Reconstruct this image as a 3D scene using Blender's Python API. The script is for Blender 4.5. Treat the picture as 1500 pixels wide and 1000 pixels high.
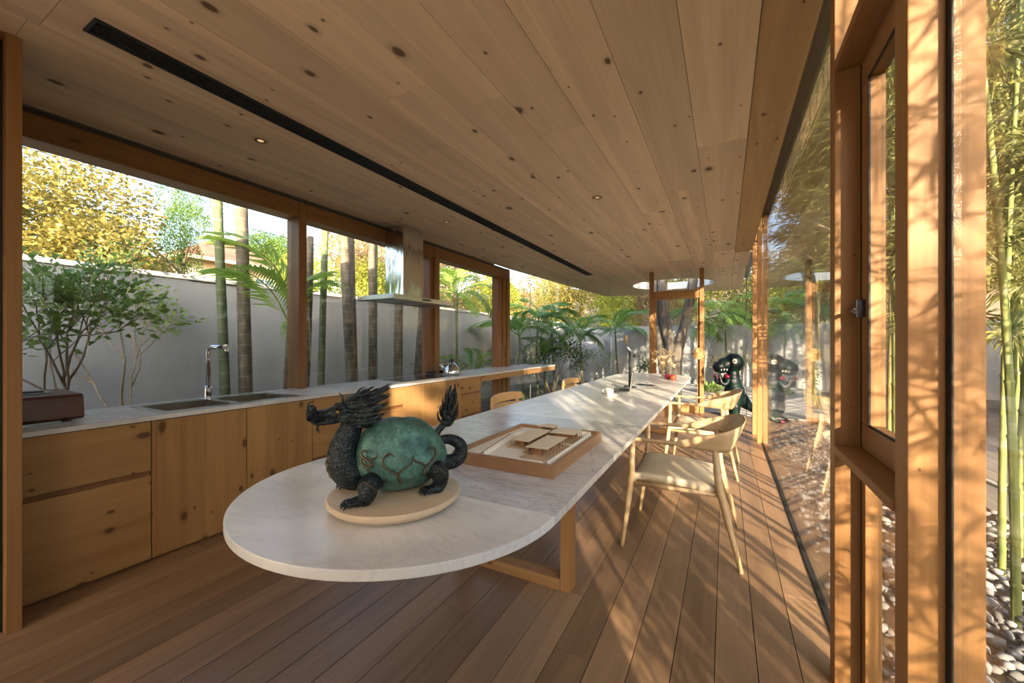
import bpy, bmesh, math, random
import numpy as np
from mathutils import Vector, Matrix, Quaternion, noise as mnoise

for o in list(bpy.data.objects):
    bpy.data.objects.remove(o)
SC = bpy.context.scene
COL = SC.collection
random.seed(7)
R = math.radians

# ------------------------------------------------------------------ camera, sky, sun, exposure
cam_d = bpy.data.cameras.new('camera')
cam = bpy.data.objects.new('camera', cam_d)
COL.objects.link(cam)
cam.location = (0, 0, 1.27)
cam.rotation_euler = (R(90), 0, math.atan(312 / 583.3))
cam_d.sensor_width = 36
cam_d.lens = 14.0
cam_d.shift_y = 2 / 1500
cam_d.clip_start = 0.02
cam_d.clip_end = 300
SC.camera = cam

SUN_AZ = R(-59)          # direction the sun stands in, from +x
SUN_EL = R(15.2)
world = bpy.data.worlds.new('World')
SC.world = world
world.use_nodes = True
wn = world.node_tree
wn.nodes.clear()
sky = wn.nodes.new('ShaderNodeTexSky')
sky.sky_type = 'NISHITA'
sky.sun_disc = False
sky.sun_elevation = R(24)
sky.sun_rotation = math.pi / 2 - SUN_AZ
sky.air_density = 1.0
sky.dust_density = 2.5
sky.ozone_density = 1.0
bgn = wn.nodes.new('ShaderNodeBackground')
bgn.inputs['Strength'].default_value = 0.40
won = wn.nodes.new('ShaderNodeOutputWorld')
wn.links.new(sky.outputs[0], bgn.inputs['Color'])
wn.links.new(bgn.outputs[0], won.inputs['Surface'])

sun_d = bpy.data.lights.new('sun', 'SUN')
sun_d.energy = 10.5
sun_d.color = (1.0, 0.80, 0.57)
sun_d.angle = R(0.5)
sun = bpy.data.objects.new('sun', sun_d)
COL.objects.link(sun)
sd = Vector((-math.cos(SUN_AZ) * math.cos(SUN_EL), -math.sin(SUN_AZ) * math.cos(SUN_EL), -math.sin(SUN_EL)))
sun.rotation_euler = sd.to_track_quat('-Z', 'Y').to_euler()
sun.location = (6, -10, 8)

vs = SC.view_settings
vs.view_transform = 'Standard'
vs.look = 'None'
vs.gamma = 1
vs.use_curve_mapping = False
vs.exposure = 1.27
cy = SC.cycles
cy.use_denoising = True
cy.max_bounces = 10
cy.diffuse_bounces = 6
cy.glossy_bounces = 4
cy.transmission_bounces = 4
cy.transparent_max_bounces = 24
cy.caustics_reflective = False
cy.caustics_refractive = False
cy.sample_clamp_indirect = 6

# ------------------------------------------------------------------ materials
MAT = {}
def newmat(name):
    m = bpy.data.materials.new(name)
    m.use_nodes = True
    nt = m.node_tree
    b = nt.nodes['Principled BSDF']
    MAT[name] = m
    return m, nt, b
def N(nt, t, **k):
    n = nt.nodes.new(t)
    for a, v in k.items():
        setattr(n, a, v)
    return n
def L(nt, a, b):
    nt.links.new(a, b)
def math_n(nt, op, a, b=None, clamp=False):
    n = N(nt, 'ShaderNodeMath', operation=op, use_clamp=clamp)
    for i, v in enumerate((a, b)):
        if v is None: continue
        if isinstance(v, (int, float)): n.inputs[i].default_value = v
        else: L(nt, v, n.inputs[i])
    return n.outputs[0]
def ramp(nt, fac, stops):
    r = N(nt, 'ShaderNodeValToRGB')
    el = r.color_ramp.elements
    while len(el) < len(stops): el.new(0.5)
    for e, (p, c) in zip(el, stops):
        e.position = p
        e.color = (*c, 1) if len(c) == 3 else c
    L(nt, fac, r.inputs[0])
    return r.outputs[0]
def mixc(nt, fac, a, b, mode='MIX'):
    n = N(nt, 'ShaderNodeMix', data_type='RGBA', blend_type=mode)
    for s, v in ((0, fac), (6, a), (7, b)):
        if isinstance(v, (int, float)): n.inputs[s].default_value = v
        elif isinstance(v, tuple): n.inputs[s].default_value = (*v, 1)
        else: L(nt, v, n.inputs[s])
    return n.outputs[2]
def coords(nt, rnd=0.0):
    tc = N(nt, 'ShaderNodeTexCoord').outputs['Object']
    oi = N(nt, 'ShaderNodeObjectInfo').outputs['Random']
    if rnd:
        v = N(nt, 'ShaderNodeVectorMath', operation='ADD')
        c = N(nt, 'ShaderNodeCombineXYZ')
        m = math_n(nt, 'MULTIPLY', oi, rnd)
        for i in range(3): L(nt, m, c.inputs[i])
        L(nt, tc, v.inputs[0]); L(nt, c.outputs[0], v.inputs[1])
        tc = v.outputs[0]
    return tc, oi

def plain(name, col, rough=0.5, metal=0.0, spec=0.5, **kw):
    m, nt, b = newmat(name)
    b.inputs['Base Color'].default_value = (*col, 1)
    b.inputs['Roughness'].default_value = rough
    b.inputs['Metallic'].default_value = metal
    b.inputs['Specular IOR Level'].default_value = spec
    n = N(nt, 'ShaderNodeTexNoise'); n.inputs['Scale'].default_value = kw.get('scale', 30)
    tc, oi = coords(nt)
    L(nt, tc, n.inputs['Vector'])
    a = kw.get('var', 0.12)
    c = mixc(nt, n.outputs[0], tuple(x * (1 - a) for x in col), tuple(min(1, x * (1 + a)) for x in col))
    L(nt, c, b.inputs['Base Color'])
    if kw.get('emit'):
        b.inputs['Emission Color'].default_value = (*kw['emit'][0], 1)
        b.inputs['Emission Strength'].default_value = kw['emit'][1]
    return m

def wood(name, dark, light, grain='y', across='x', rough=0.45, knots=0.0, ksize=0.05, kcell=(0.16, 0.5), lam=0.0, tone=0.12, gs=1.0, knotcol=(0.10, 0.045, 0.018), spec=0.4):
    m, nt, b = newmat(name)
    tc, oi = coords(nt, 31.7)
    sx = N(nt, 'ShaderNodeSeparateXYZ'); L(nt, tc, sx.inputs[0])
    ax = {'x': 0, 'y': 1, 'z': 2}
    u = sx.outputs[ax[across]]; v = sx.outputs[ax[grain]]
    mp = N(nt, 'ShaderNodeMapping')
    s = [11 * gs] * 3; s[ax[grain]] = 0.75 * gs
    mp.inputs['Scale'].default_value = s
    L(nt, tc, mp.inputs['Vector'])
    n1 = N(nt, 'ShaderNodeTexNoise'); n1.inputs['Scale'].default_value = 1.0; n1.inputs['Detail'].default_value = 5; n1.inputs['Distortion'].default_value = 0.8
    L(nt, mp.outputs[0], n1.inputs['Vector'])
    mp2 = N(nt, 'ShaderNodeMapping')
    s2 = [120 * gs] * 3; s2[ax[grain]] = 2.5 * gs
    mp2.inputs['Scale'].default_value = s2
    L(nt, tc, mp2.inputs['Vector'])
    n2 = N(nt, 'ShaderNodeTexNoise'); n2.inputs['Scale'].default_value = 1.0; n2.inputs['Detail'].default_value = 3
    L(nt, mp2.outputs[0], n2.inputs['Vector'])
    f = math_n(nt, 'ADD', math_n(nt, 'MULTIPLY', n1.outputs[0], 0.75), math_n(nt, 'MULTIPLY', n2.outputs[0], 0.30))
    col = ramp(nt, f, [(0.30, dark), (0.70, light)])
    tv = math_n(nt, 'ADD', math_n(nt, 'MULTIPLY', oi, 2 * tone), 1 - tone)
    if lam:
        cell = math_n(nt, 'FLOOR', math_n(nt, 'DIVIDE', u, lam))
        wnz = N(nt, 'ShaderNodeTexWhiteNoise', noise_dimensions='1D'); L(nt, cell, wnz.inputs['W'])
        lv = math_n(nt, 'ADD', math_n(nt, 'MULTIPLY', wnz.outputs['Value'], 0.16), 0.92)
        tv = math_n(nt, 'MULTIPLY', tv, lv)
        fr = math_n(nt, 'FRACT', math_n(nt, 'DIVIDE', u, lam))
        ln = math_n(nt, 'GREATER_THAN', fr, 0.015)
        tv = math_n(nt, 'MULTIPLY', tv, math_n(nt, 'ADD', math_n(nt, 'MULTIPLY', ln, 0.16), 0.84))
    hs = N(nt, 'ShaderNodeHueSaturation'); L(nt, col, hs.inputs['Color']); L(nt, tv, hs.inputs['Value'])
    col = hs.outputs[0]
    if knots:
        cb = N(nt, 'ShaderNodeCombineXYZ')
        wob = math_n(nt, 'MULTIPLY', n1.outputs[0], 0.04)
        L(nt, math_n(nt, 'DIVIDE', math_n(nt, 'ADD', u, wob), kcell[0]), cb.inputs[0])
        L(nt, math_n(nt, 'DIVIDE', v, kcell[1]), cb.inputs[1])
        vo = N(nt, 'ShaderNodeTexVoronoi', voronoi_dimensions='2D', feature='F1'); vo.inputs['Scale'].default_value = 1
        L(nt, cb.outputs[0], vo.inputs['Vector'])
        sp = N(nt, 'ShaderNodeSeparateColor'); L(nt, vo.outputs['Color'], sp.inputs[0])
        # real-size distance to the knot centre
        d = N(nt, 'ShaderNodeVectorMath', operation='SUBTRACT'); L(nt, cb.outputs[0], d.inputs[0]); L(nt, vo.outputs['Position'], d.inputs[1])
        ml = N(nt, 'ShaderNodeVectorMath', operation='MULTIPLY'); L(nt, d.outputs[0], ml.inputs[0]); ml.inputs[1].default_value = (kcell[0], kcell[1] * 0.62, 0)
        le = N(nt, 'ShaderNodeVectorMath', operation='LENGTH'); L(nt, ml.outputs[0], le.inputs[0])
        rad = math_n(nt, 'MULTIPLY', math_n(nt, 'ADD', math_n(nt, 'POWER', sp.outputs[0], 2.5), 0.22), ksize)
        k = math_n(nt, 'DIVIDE', le.outputs['Value'], rad)
        core = ramp(nt, k, [(0.25, (1, 1, 1)), (0.42, (0, 0, 0))])
        halo = ramp(nt, k, [(0.30, (0.35, 0.35, 0.35)), (0.7, (0, 0, 0))])
        ex = math_n(nt, 'LESS_THAN', sp.outputs[1], knots)
        kf = math_n(nt, 'MULTIPLY', math_n(nt, 'MAXIMUM', core, halo), ex)
        col = mixc(nt, math_n(nt, 'MULTIPLY', kf, 0.9), col, knotcol)
    L(nt, col, b.inputs['Base Color'])
    b.inputs['Roughness'].default_value = rough
    b.inputs['Specular IOR Level'].default_value = spec
    bp = N(nt, 'ShaderNodeBump'); bp.inputs['Strength'].default_value = 0.12; bp.inputs['Distance'].default_value = 0.002
    L(nt, n2.outputs[0], bp.inputs['Height']); L(nt, bp.outputs[0], b.inputs['Normal'])
    return m

wood('floor_oak', (0.150, 0.086, 0.046), (0.265, 0.165, 0.094), 'y', 'x', rough=0.38, tone=0.22, spec=0.45)
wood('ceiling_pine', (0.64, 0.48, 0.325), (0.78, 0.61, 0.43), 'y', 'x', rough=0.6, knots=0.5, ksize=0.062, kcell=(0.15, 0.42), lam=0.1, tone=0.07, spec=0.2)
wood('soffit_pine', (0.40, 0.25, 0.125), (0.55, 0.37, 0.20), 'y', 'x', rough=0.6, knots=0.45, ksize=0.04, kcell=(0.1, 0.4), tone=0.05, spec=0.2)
wood('post_pine', (0.21, 0.098, 0.034), (0.30, 0.158, 0.061), 'z', 'x', rough=0.5, knots=0.4, ksize=0.03, kcell=(0.08, 0.6), tone=0.06, spec=0.3)
wood('beam_pine', (0.20, 0.09, 0.034), (0.29, 0.145, 0.058), 'y', 'z', rough=0.5, knots=0.5, ksize=0.035, kcell=(0.1, 0.6), tone=0.06, spec=0.3)
wood('frame_dark', (0.20, 0.085, 0.035), (0.30, 0.14, 0.06), 'z', 'y', rough=0.5, tone=0.06, spec=0.3)
wood('frame_x', (0.24, 0.115, 0.041), (0.34, 0.185, 0.074), 'x', 'z', rough=0.5, knots=0.3, ksize=0.03, kcell=(0.08, 0.6), tone=0.06, spec=0.3)
wood('frame_y', (0.21, 0.098, 0.034), (0.30, 0.158, 0.061), 'y', 'x', rough=0.5, knots=0.3, ksize=0.03, kcell=(0.08, 0.6), tone=0.06, spec=0.3)
wood('drawer_pine', (0.31, 0.165, 0.06), (0.45, 0.26, 0.105), 'y', 'z', rough=0.5, knots=0.6, ksize=0.058, kcell=(0.12, 0.34), lam=0.0, tone=0.04, spec=0.3)
wood('door_pine', (0.31, 0.165, 0.06), (0.45, 0.26, 0.105), 'z', 'y', rough=0.5, knots=0.6, ksize=0.055, kcell=(0.12, 0.3), lam=0.13, tone=0.04, spec=0.3)
wood('chair_oak', (0.37, 0.255, 0.135), (0.48, 0.345, 0.195), 'x', 'y', rough=0.42, tone=0.04, spec=0.35)
wood('chair_pine', (0.50, 0.29, 0.11), (0.64, 0.40, 0.17), 'y', 'z', rough=0.42, tone=0.05, spec=0.35)
wood('disc_maple', (0.62, 0.46, 0.30), (0.74, 0.58, 0.40), 'x', 'y', rough=0.4, tone=0.0, spec=0.4)
wood('model_walnut', (0.24, 0.125, 0.06), (0.36, 0.20, 0.10), 'y', 'x', rough=0.45, tone=0.05)
wood('model_ply', (0.42, 0.29, 0.17), (0.58, 0.43, 0.28), 'y', 'x', rough=0.6, tone=0.05)
wood('radio_wood', (0.09, 0.028, 0.014), (0.15, 0.052, 0.026), 'y', 'z', rough=0.3, tone=0.0)
wood('deck_dark', (0.10, 0.085, 0.07), (0.17, 0.15, 0.125), 'y', 'x', rough=0.6, tone=0.15)
wood('disc_pull', (0.42, 0.215, 0.085), (0.58, 0.34, 0.15), 'x', 'z', rough=0.4, tone=0.0)

plain('black', (0.008, 0.008, 0.009), 0.5)
plain('black_gloss', (0.01, 0.01, 0.011), 0.12)
plain('glass_joint', (0.22, 0.24, 0.235), 0.5)
plain('gasket', (0.006, 0.006, 0.007), 0.7)
plain('slot_black', (0.012, 0.013, 0.015), 0.6)
plain('track', (0.05, 0.042, 0.035), 0.6)
plain('white_card', (0.80, 0.76, 0.68), 0.7, var=0.04)
plain('model_roof', (0.70, 0.60, 0.46), 0.7, var=0.06)
plain('porcelain', (0.85, 0.83, 0.80), 0.2, var=0.02)
plain('grey_metal', (0.34, 0.35, 0.36), 0.3, 1.0, var=0.05)
plain('dark_metal', (0.05, 0.05, 0.055), 0.35, 0.6)
plain('chrome', (0.75, 0.75, 0.76), 0.08, 1.0, var=0.02)
plain('brass_glow', (0.55, 0.36, 0.16), 0.35, 0.7)
plain('lamp_lens', (0.9, 0.7, 0.45), 0.3, emit=((1.0, 0.62, 0.30), 0.25))
plain('cream_leather', (0.52, 0.44, 0.32), 0.5, var=0.06, scale=60)
plain('apple_red', (0.32, 0.02, 0.03), 0.3, var=0.35, scale=25)
plain('apple_orange', (0.55, 0.10, 0.04), 0.3, var=0.35, scale=25)
plain('coffee', (0.015, 0.007, 0.004), 0.3)
plain('vase_green', (0.10, 0.13, 0.07), 0.5, var=0.3)
plain('dried_flower', (0.72, 0.56, 0.36), 0.8, var=0.3, scale=40)
plain('dried_stem', (0.22, 0.13, 0.06), 0.8)
plain('house_plaster', (0.78, 0.66, 0.45), 0.9, var=0.05)
plain('house_window', (0.06, 0.10, 0.13), 0.2)
plain('wire', (0.05, 0.05, 0.05), 0.6)
plain('roof_metal', (0.25, 0.24, 0.23), 0.6)
plain('white_plaster', (0.75, 0.75, 0.74), 0.8, var=0.03)
plain('scroll_bronze', (0.10, 0.075, 0.045), 0.4, 0.6, var=0.5, scale=70)
plain('sky_block_board', (0.16, 0.10, 0.05), 0.6)
plain('gold', (0.46, 0.25, 0.08), 0.35, 0.9, var=0.3, scale=60)
plain('ivory', (0.80, 0.72, 0.50), 0.4, var=0.05)

def bark(name, a, b_, sc=(6, 6, 1.2), rings=0):
    m, nt, b = newmat(name)
    tc, oi = coords(nt, 9.1)
    mp = N(nt, 'ShaderNodeMapping'); mp.inputs['Scale'].default_value = sc; L(nt, tc, mp.inputs[0])
    n = N(nt, 'ShaderNodeTexNoise'); n.inputs['Scale'].default_value = 3; n.inputs['Detail'].default_value = 6; L(nt, mp.outputs[0], n.inputs['Vector'])
    c = ramp(nt, n.outputs[0], [(0.32, a), (0.68, b_)])
    if rings:
        sx = N(nt, 'ShaderNodeSeparateXYZ'); L(nt, tc, sx.inputs[0])
        w = math_n(nt, 'FRACT', math_n(nt, 'MULTIPLY', sx.outputs[2], rings))
        g = math_n(nt, 'LESS_THAN', w, 0.13)
        c = mixc(nt, math_n(nt, 'MULTIPLY', math_n(nt, 'MULTIPLY', g, n.outputs[0]), 0.42), c, (0.42, 0.37, 0.29))
    L(nt, c, b.inputs['Base Color']); b.inputs['Roughness'].default_value = 0.8
    bp = N(nt, 'ShaderNodeBump'); bp.inputs['Strength'].default_value = 0.4; bp.inputs['Distance'].default_value = 0.02
    L(nt, n.outputs[0], bp.inputs['Height']); L(nt, bp.outputs[0], b.inputs['Normal'])
bark('bark_grey', (0.06, 0.045, 0.034), (0.20, 0.165, 0.13))
bark('bark_palm', (0.07, 0.055, 0.038), (0.19, 0.155, 0.105), (5, 5, 2), rings=9)
bark('bark_green', (0.06, 0.085, 0.035), (0.15, 0.17, 0.075), (5, 5, 2), rings=7)
bark('bark_twig', (0.13, 0.095, 0.06), (0.30, 0.23, 0.15))
bark('culm', (0.09, 0.125, 0.028), (0.22, 0.235, 0.065), (3, 3, 0.8), rings=3.3)
bark('culm_pale', (0.17, 0.16, 0.045), (0.34, 0.29, 0.10), (3, 3, 0.8), rings=3.3)

def leafmat(name, a, b_, trans=0.45, rough=0.5):
    m, nt, b = newmat(name)
    tc, oi = coords(nt, 5.0)
    n = N(nt, 'ShaderNodeTexNoise'); n.inputs['Scale'].default_value = 6; n.inputs['Detail'].default_value = 3; L(nt, tc, n.inputs['Vector'])
    wnz = N(nt, 'ShaderNodeTexNoise'); wnz.inputs['Scale'].default_value = 55; L(nt, tc, wnz.inputs['Vector'])
    f = math_n(nt, 'ADD', math_n(nt, 'MULTIPLY', n.outputs[0], 0.5), math_n(nt, 'MULTIPLY', wnz.outputs[0], 0.5))
    c = ramp(nt, f, [(0.38, a), (0.62, b_)])
    L(nt, c, b.inputs['Base Color']); b.inputs['Roughness'].default_value = rough
    b.inputs['Specular IOR Level'].default_value = 0.3
    t = N(nt, 'ShaderNodeBsdfTranslucent'); L(nt, c, t.inputs['Color'])
    mx = N(nt, 'ShaderNodeMixShader'); mx.inputs[0].default_value = trans
    L(nt, b.outputs[0], mx.inputs[1]); L(nt, t.outputs[0], mx.inputs[2])
    L(nt, mx.outputs[0], nt.nodes['Material Output'].inputs['Surface'])
leafmat('leaf_green', (0.075, 0.15, 0.03), (0.22, 0.33, 0.07))
leafmat('leaf_dark', (0.025, 0.065, 0.018), (0.07, 0.14, 0.035))
leafmat('leaf_yellow', (0.17, 0.14, 0.03), (0.36, 0.30, 0.075))
leafmat('leaf_lime', (0.24, 0.28, 0.03), (0.46, 0.48, 0.08))
leafmat('leaf_olive', (0.14, 0.13, 0.05), (0.36, 0.31, 0.13))
leafmat('leaf_rust', (0.30, 0.19, 0.09), (0.52, 0.38, 0.20))
leafmat('leaf_bamboo', (0.085, 0.105, 0.025), (0.28, 0.26, 0.085), 0.4)
leafmat('palm_leaf', (0.085, 0.19, 0.03), (0.21, 0.36, 0.075), 0.45, 0.4)
leafmat('palm_lime', (0.24, 0.38, 0.05), (0.48, 0.60, 0.12), 0.5, 0.4)
leafmat('leaf_shrub', (0.12, 0.20, 0.045), (0.30, 0.40, 0.10), 0.45, 0.4)

def marble(name, base, vein, vs_=1.0, amt=0.6, rough=0.18):
    m, nt, b = newmat(name)
    tc, oi = coords(nt, 13.0)
    n = N(nt, 'ShaderNodeTexNoise'); n.inputs['Scale'].default_value = 2.2 * vs_; n.inputs['Detail'].default_value = 8; n.inputs['Distortion'].default_value = 1.8
    L(nt, tc, n.inputs['Vector'])
    cl = ramp(nt, n.outputs[0], [(0.35, base), (0.75, tuple(x * 0.80 for x in base))])
    mp = N(nt, 'ShaderNodeMapping'); mp.inputs['Rotation'].default_value = (0, 0, 0.9); mp.inputs['Scale'].default_value = (1.0, 4.0, 1)
    L(nt, tc, mp.inputs[0])
    n2 = N(nt, 'ShaderNodeTexNoise'); n2.inputs['Scale'].default_value = 1.6 * vs_; n2.inputs['Detail'].default_value = 9; n2.inputs['Distortion'].default_value = 2.5; n2.inputs['Roughness'].default_value = 0.6
    L(nt, mp.outputs[0], n2.inputs['Vector'])
    v = math_n(nt, 'ABSOLUTE', math_n(nt, 'SUBTRACT', n2.outputs[0], 0.5))
    vf = ramp(nt, v, [(0.0, (1, 1, 1)), (0.018, (0.25, 0.25, 0.25)), (0.06, (0, 0, 0))])
    c = mixc(nt, math_n(nt, 'MULTIPLY', vf, amt), cl, vein)
    L(nt, c, b.inputs['Base Color']); b.inputs['Roughness'].default_value = rough
    b.inputs['Specular IOR Level'].default_value = 0.45
marble('marble', (0.84, 0.82, 0.79), (0.42, 0.40, 0.38), 1.0, 0.25, 0.26)
marble('marble_grey', (0.62, 0.605, 0.60), (0.30, 0.29, 0.30), 1.5, 0.7, 0.26)
marble('marble_counter', (0.74, 0.72, 0.69), (0.45, 0.43, 0.42), 1.4, 0.35, 0.22)

def steel(name, col=(0.62, 0.62, 0.60), rough=0.22, wav=0.0):
    m, nt, b = newmat(name)
    tc, oi = coords(nt)
    mp = N(nt, 'ShaderNodeMapping'); mp.inputs['Scale'].default_value = (60, 60, 2.0); L(nt, tc, mp.inputs[0])
    n = N(nt, 'ShaderNodeTexNoise'); n.inputs['Scale'].default_value = 4; L(nt, mp.outputs[0], n.inputs['Vector'])
    c = mixc(nt, n.outputs[0], tuple(x * 0.92 for x in col), tuple(x * 1.06 for x in col))
    L(nt, c, b.inputs['Base Color']); b.inputs['Metallic'].default_value = 1; b.inputs['Roughness'].default_value = rough
    if wav:
        n3 = N(nt, 'ShaderNodeTexNoise'); n3.inputs['Scale'].default_value = 3.5
        mp3 = N(nt, 'ShaderNodeMapping'); mp3.inputs['Scale'].default_value = (2.4, 2.4, 0.5); L(nt, tc, mp3.inputs[0]); L(nt, mp3.outputs[0], n3.inputs['Vector'])
        bp = N(nt, 'ShaderNodeBump'); bp.inputs['Strength'].default_value = wav; bp.inputs['Distance'].default_value = 0.06
        L(nt, n3.outputs[0], bp.inputs['Height']); L(nt, bp.outputs[0], b.inputs['Normal'])
steel('steel'); steel('steel_hood', (0.66, 0.66, 0.64), 0.16, 0.35)
steel('steel_sink', (0.36, 0.35, 0.31), 0.28)

def glassmat(name, tint=(0.975, 0.985, 0.978), f0=0.024, rough=0.0):
    m, nt, b = newmat(name)
    nt.nodes.remove(b)
    g = N(nt, 'ShaderNodeNewGeometry')
    dt = N(nt, 'ShaderNodeVectorMath', operation='DOT_PRODUCT'); L(nt, g.outputs['Normal'], dt.inputs[0]); L(nt, g.outputs['Incoming'], dt.inputs[1])
    c = math_n(nt, 'ABSOLUTE', dt.outputs['Value'])
    p5 = math_n(nt, 'POWER', math_n(nt, 'SUBTRACT', 1.0, c, True), 5.0)
    f = math_n(nt, 'ADD', math_n(nt, 'MULTIPLY', p5, 1 - f0), f0)
    t = N(nt, 'ShaderNodeBsdfTransparent'); t.inputs[0].default_value = (*tint, 1)
    gl = N(nt, 'ShaderNodeBsdfGlossy'); gl.inputs['Roughness'].default_value = rough
    gl.inputs['Color'].default_value = (0.95, 0.95, 0.95, 1)
    mx = N(nt, 'ShaderNodeMixShader'); L(nt, f, mx.inputs[0]); L(nt, t.outputs[0], mx.inputs[1]); L(nt, gl.outputs[0], mx.inputs[2])
    L(nt, mx.outputs[0], nt.nodes['Material Output'].inputs['Surface'])
glassmat('glass')
glassmat('glass_clear', (0.97, 0.975, 0.97), 0.05)

def wallmat(name, a, b_):
    m, nt, b = newmat(name)
    tc, oi = coords(nt)
    mp = N(nt, 'ShaderNodeMapping'); mp.inputs['Scale'].default_value = (1, 1, 0.35); L(nt, tc, mp.inputs[0])
    n = N(nt, 'ShaderNodeTexNoise'); n.inputs['Scale'].default_value = 3; n.inputs['Detail'].default_value = 7; L(nt, mp.outputs[0], n.inputs['Vector'])
    L(nt, ramp(nt, n.outputs[0], [(0.3, a), (0.7, b_)]), b.inputs['Base Color']); b.inputs['Roughness'].default_value = 0.9
wallmat('garden_wall', (0.29, 0.29, 0.295), (0.35, 0.35, 0.35))
wallmat('garden_wall_white', (0.30, 0.30, 0.30), (0.38, 0.38, 0.375))
wallmat('soil', (0.05, 0.04, 0.03), (0.11, 0.09, 0.068))
wallmat('paver', (0.30, 0.28, 0.26), (0.42, 0.40, 0.37))
wallmat('stone_grey', (0.07, 0.07, 0.073), (0.19, 0.19, 0.19))
wallmat('stone_pale', (0.13, 0.13, 0.13), (0.29, 0.285, 0.28))
wallmat('tile_red', (0.20, 0.07, 0.045), (0.36, 0.15, 0.09))

def bronze():
    m, nt, b = newmat('bronze_shell')
    tc, oi = coords(nt)
    n = N(nt, 'ShaderNodeTexNoise'); n.inputs['Scale'].default_value = 17; n.inputs['Detail'].default_value = 10; n.inputs['Roughness'].default_value = 0.78; L(nt, tc, n.inputs['Vector'])
    c = ramp(nt, n.outputs[0], [(0.30, (0.018, 0.045, 0.040)), (0.44, (0.045, 0.125, 0.105)), (0.56, (0.10, 0.235, 0.19)), (0.70, (0.22, 0.40, 0.33))])
    L(nt, c, b.inputs['Base Color']); b.inputs['Roughness'].default_value = 0.42; b.inputs['Metallic'].default_value = 0.25
    n2 = N(nt, 'ShaderNodeTexNoise'); n2.inputs['Scale'].default_value = 160; n2.inputs['Detail'].default_value = 3; L(nt, tc, n2.inputs['Vector'])
    bp = N(nt, 'ShaderNodeBump'); bp.inputs['Strength'].default_value = 0.5; bp.inputs['Distance'].default_value = 0.004
    L(nt, n2.outputs[0], bp.inputs['Height']); L(nt, bp.outputs[0], b.inputs['Normal'])
    m, nt, b = newmat('bronze_dark')
    tc, oi = coords(nt)
    n = N(nt, 'ShaderNodeTexNoise'); n.inputs['Scale'].default_value = 30; n.inputs['Detail'].default_value = 5; L(nt, tc, n.inputs['Vector'])
    c = ramp(nt, n.outputs[0], [(0.40, (0.008, 0.011, 0.014)), (0.62, (0.022, 0.036, 0.038)), (0.80, (0.06, 0.045, 0.03))])
    L(nt, c, b.inputs['Base Color']); b.inputs['Roughness'].default_value = 0.4; b.inputs['Metallic'].default_value = 0.35
    vo = N(nt, 'ShaderNodeTexVoronoi'); vo.inputs['Scale'].default_value = 110; L(nt, tc, vo.inputs['Vector'])
    bp = N(nt, 'ShaderNodeBump'); bp.inputs['Strength'].default_value = 0.8; bp.inputs['Distance'].default_value = 0.004
    L(nt, vo.outputs['Distance'], bp.inputs['Height']); L(nt, bp.outputs[0], b.inputs['Normal'])
    m, nt, b = newmat('dino_skin')
    tc, oi = coords(nt)
    n = N(nt, 'ShaderNodeTexNoise'); n.inputs['Scale'].default_value = 7; n.inputs['Detail'].default_value = 4; L(nt, tc, n.inputs['Vector'])
    c = ramp(nt, n.outputs[0], [(0.38, (0.001, 0.003, 0.006)), (0.55, (0.002, 0.008, 0.008)), (0.70, (0.003, 0.024, 0.015)), (0.82, (0.03, 0.005, 0.014))])
    L(nt, c, b.inputs['Base Color']); b.inputs['Roughness'].default_value = 0.42; b.inputs['Specular IOR Level'].default_value = 0.22
bronze()
plain('dino_red', (0.20, 0.012, 0.035), 0.3, var=0.4, scale=20)

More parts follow.
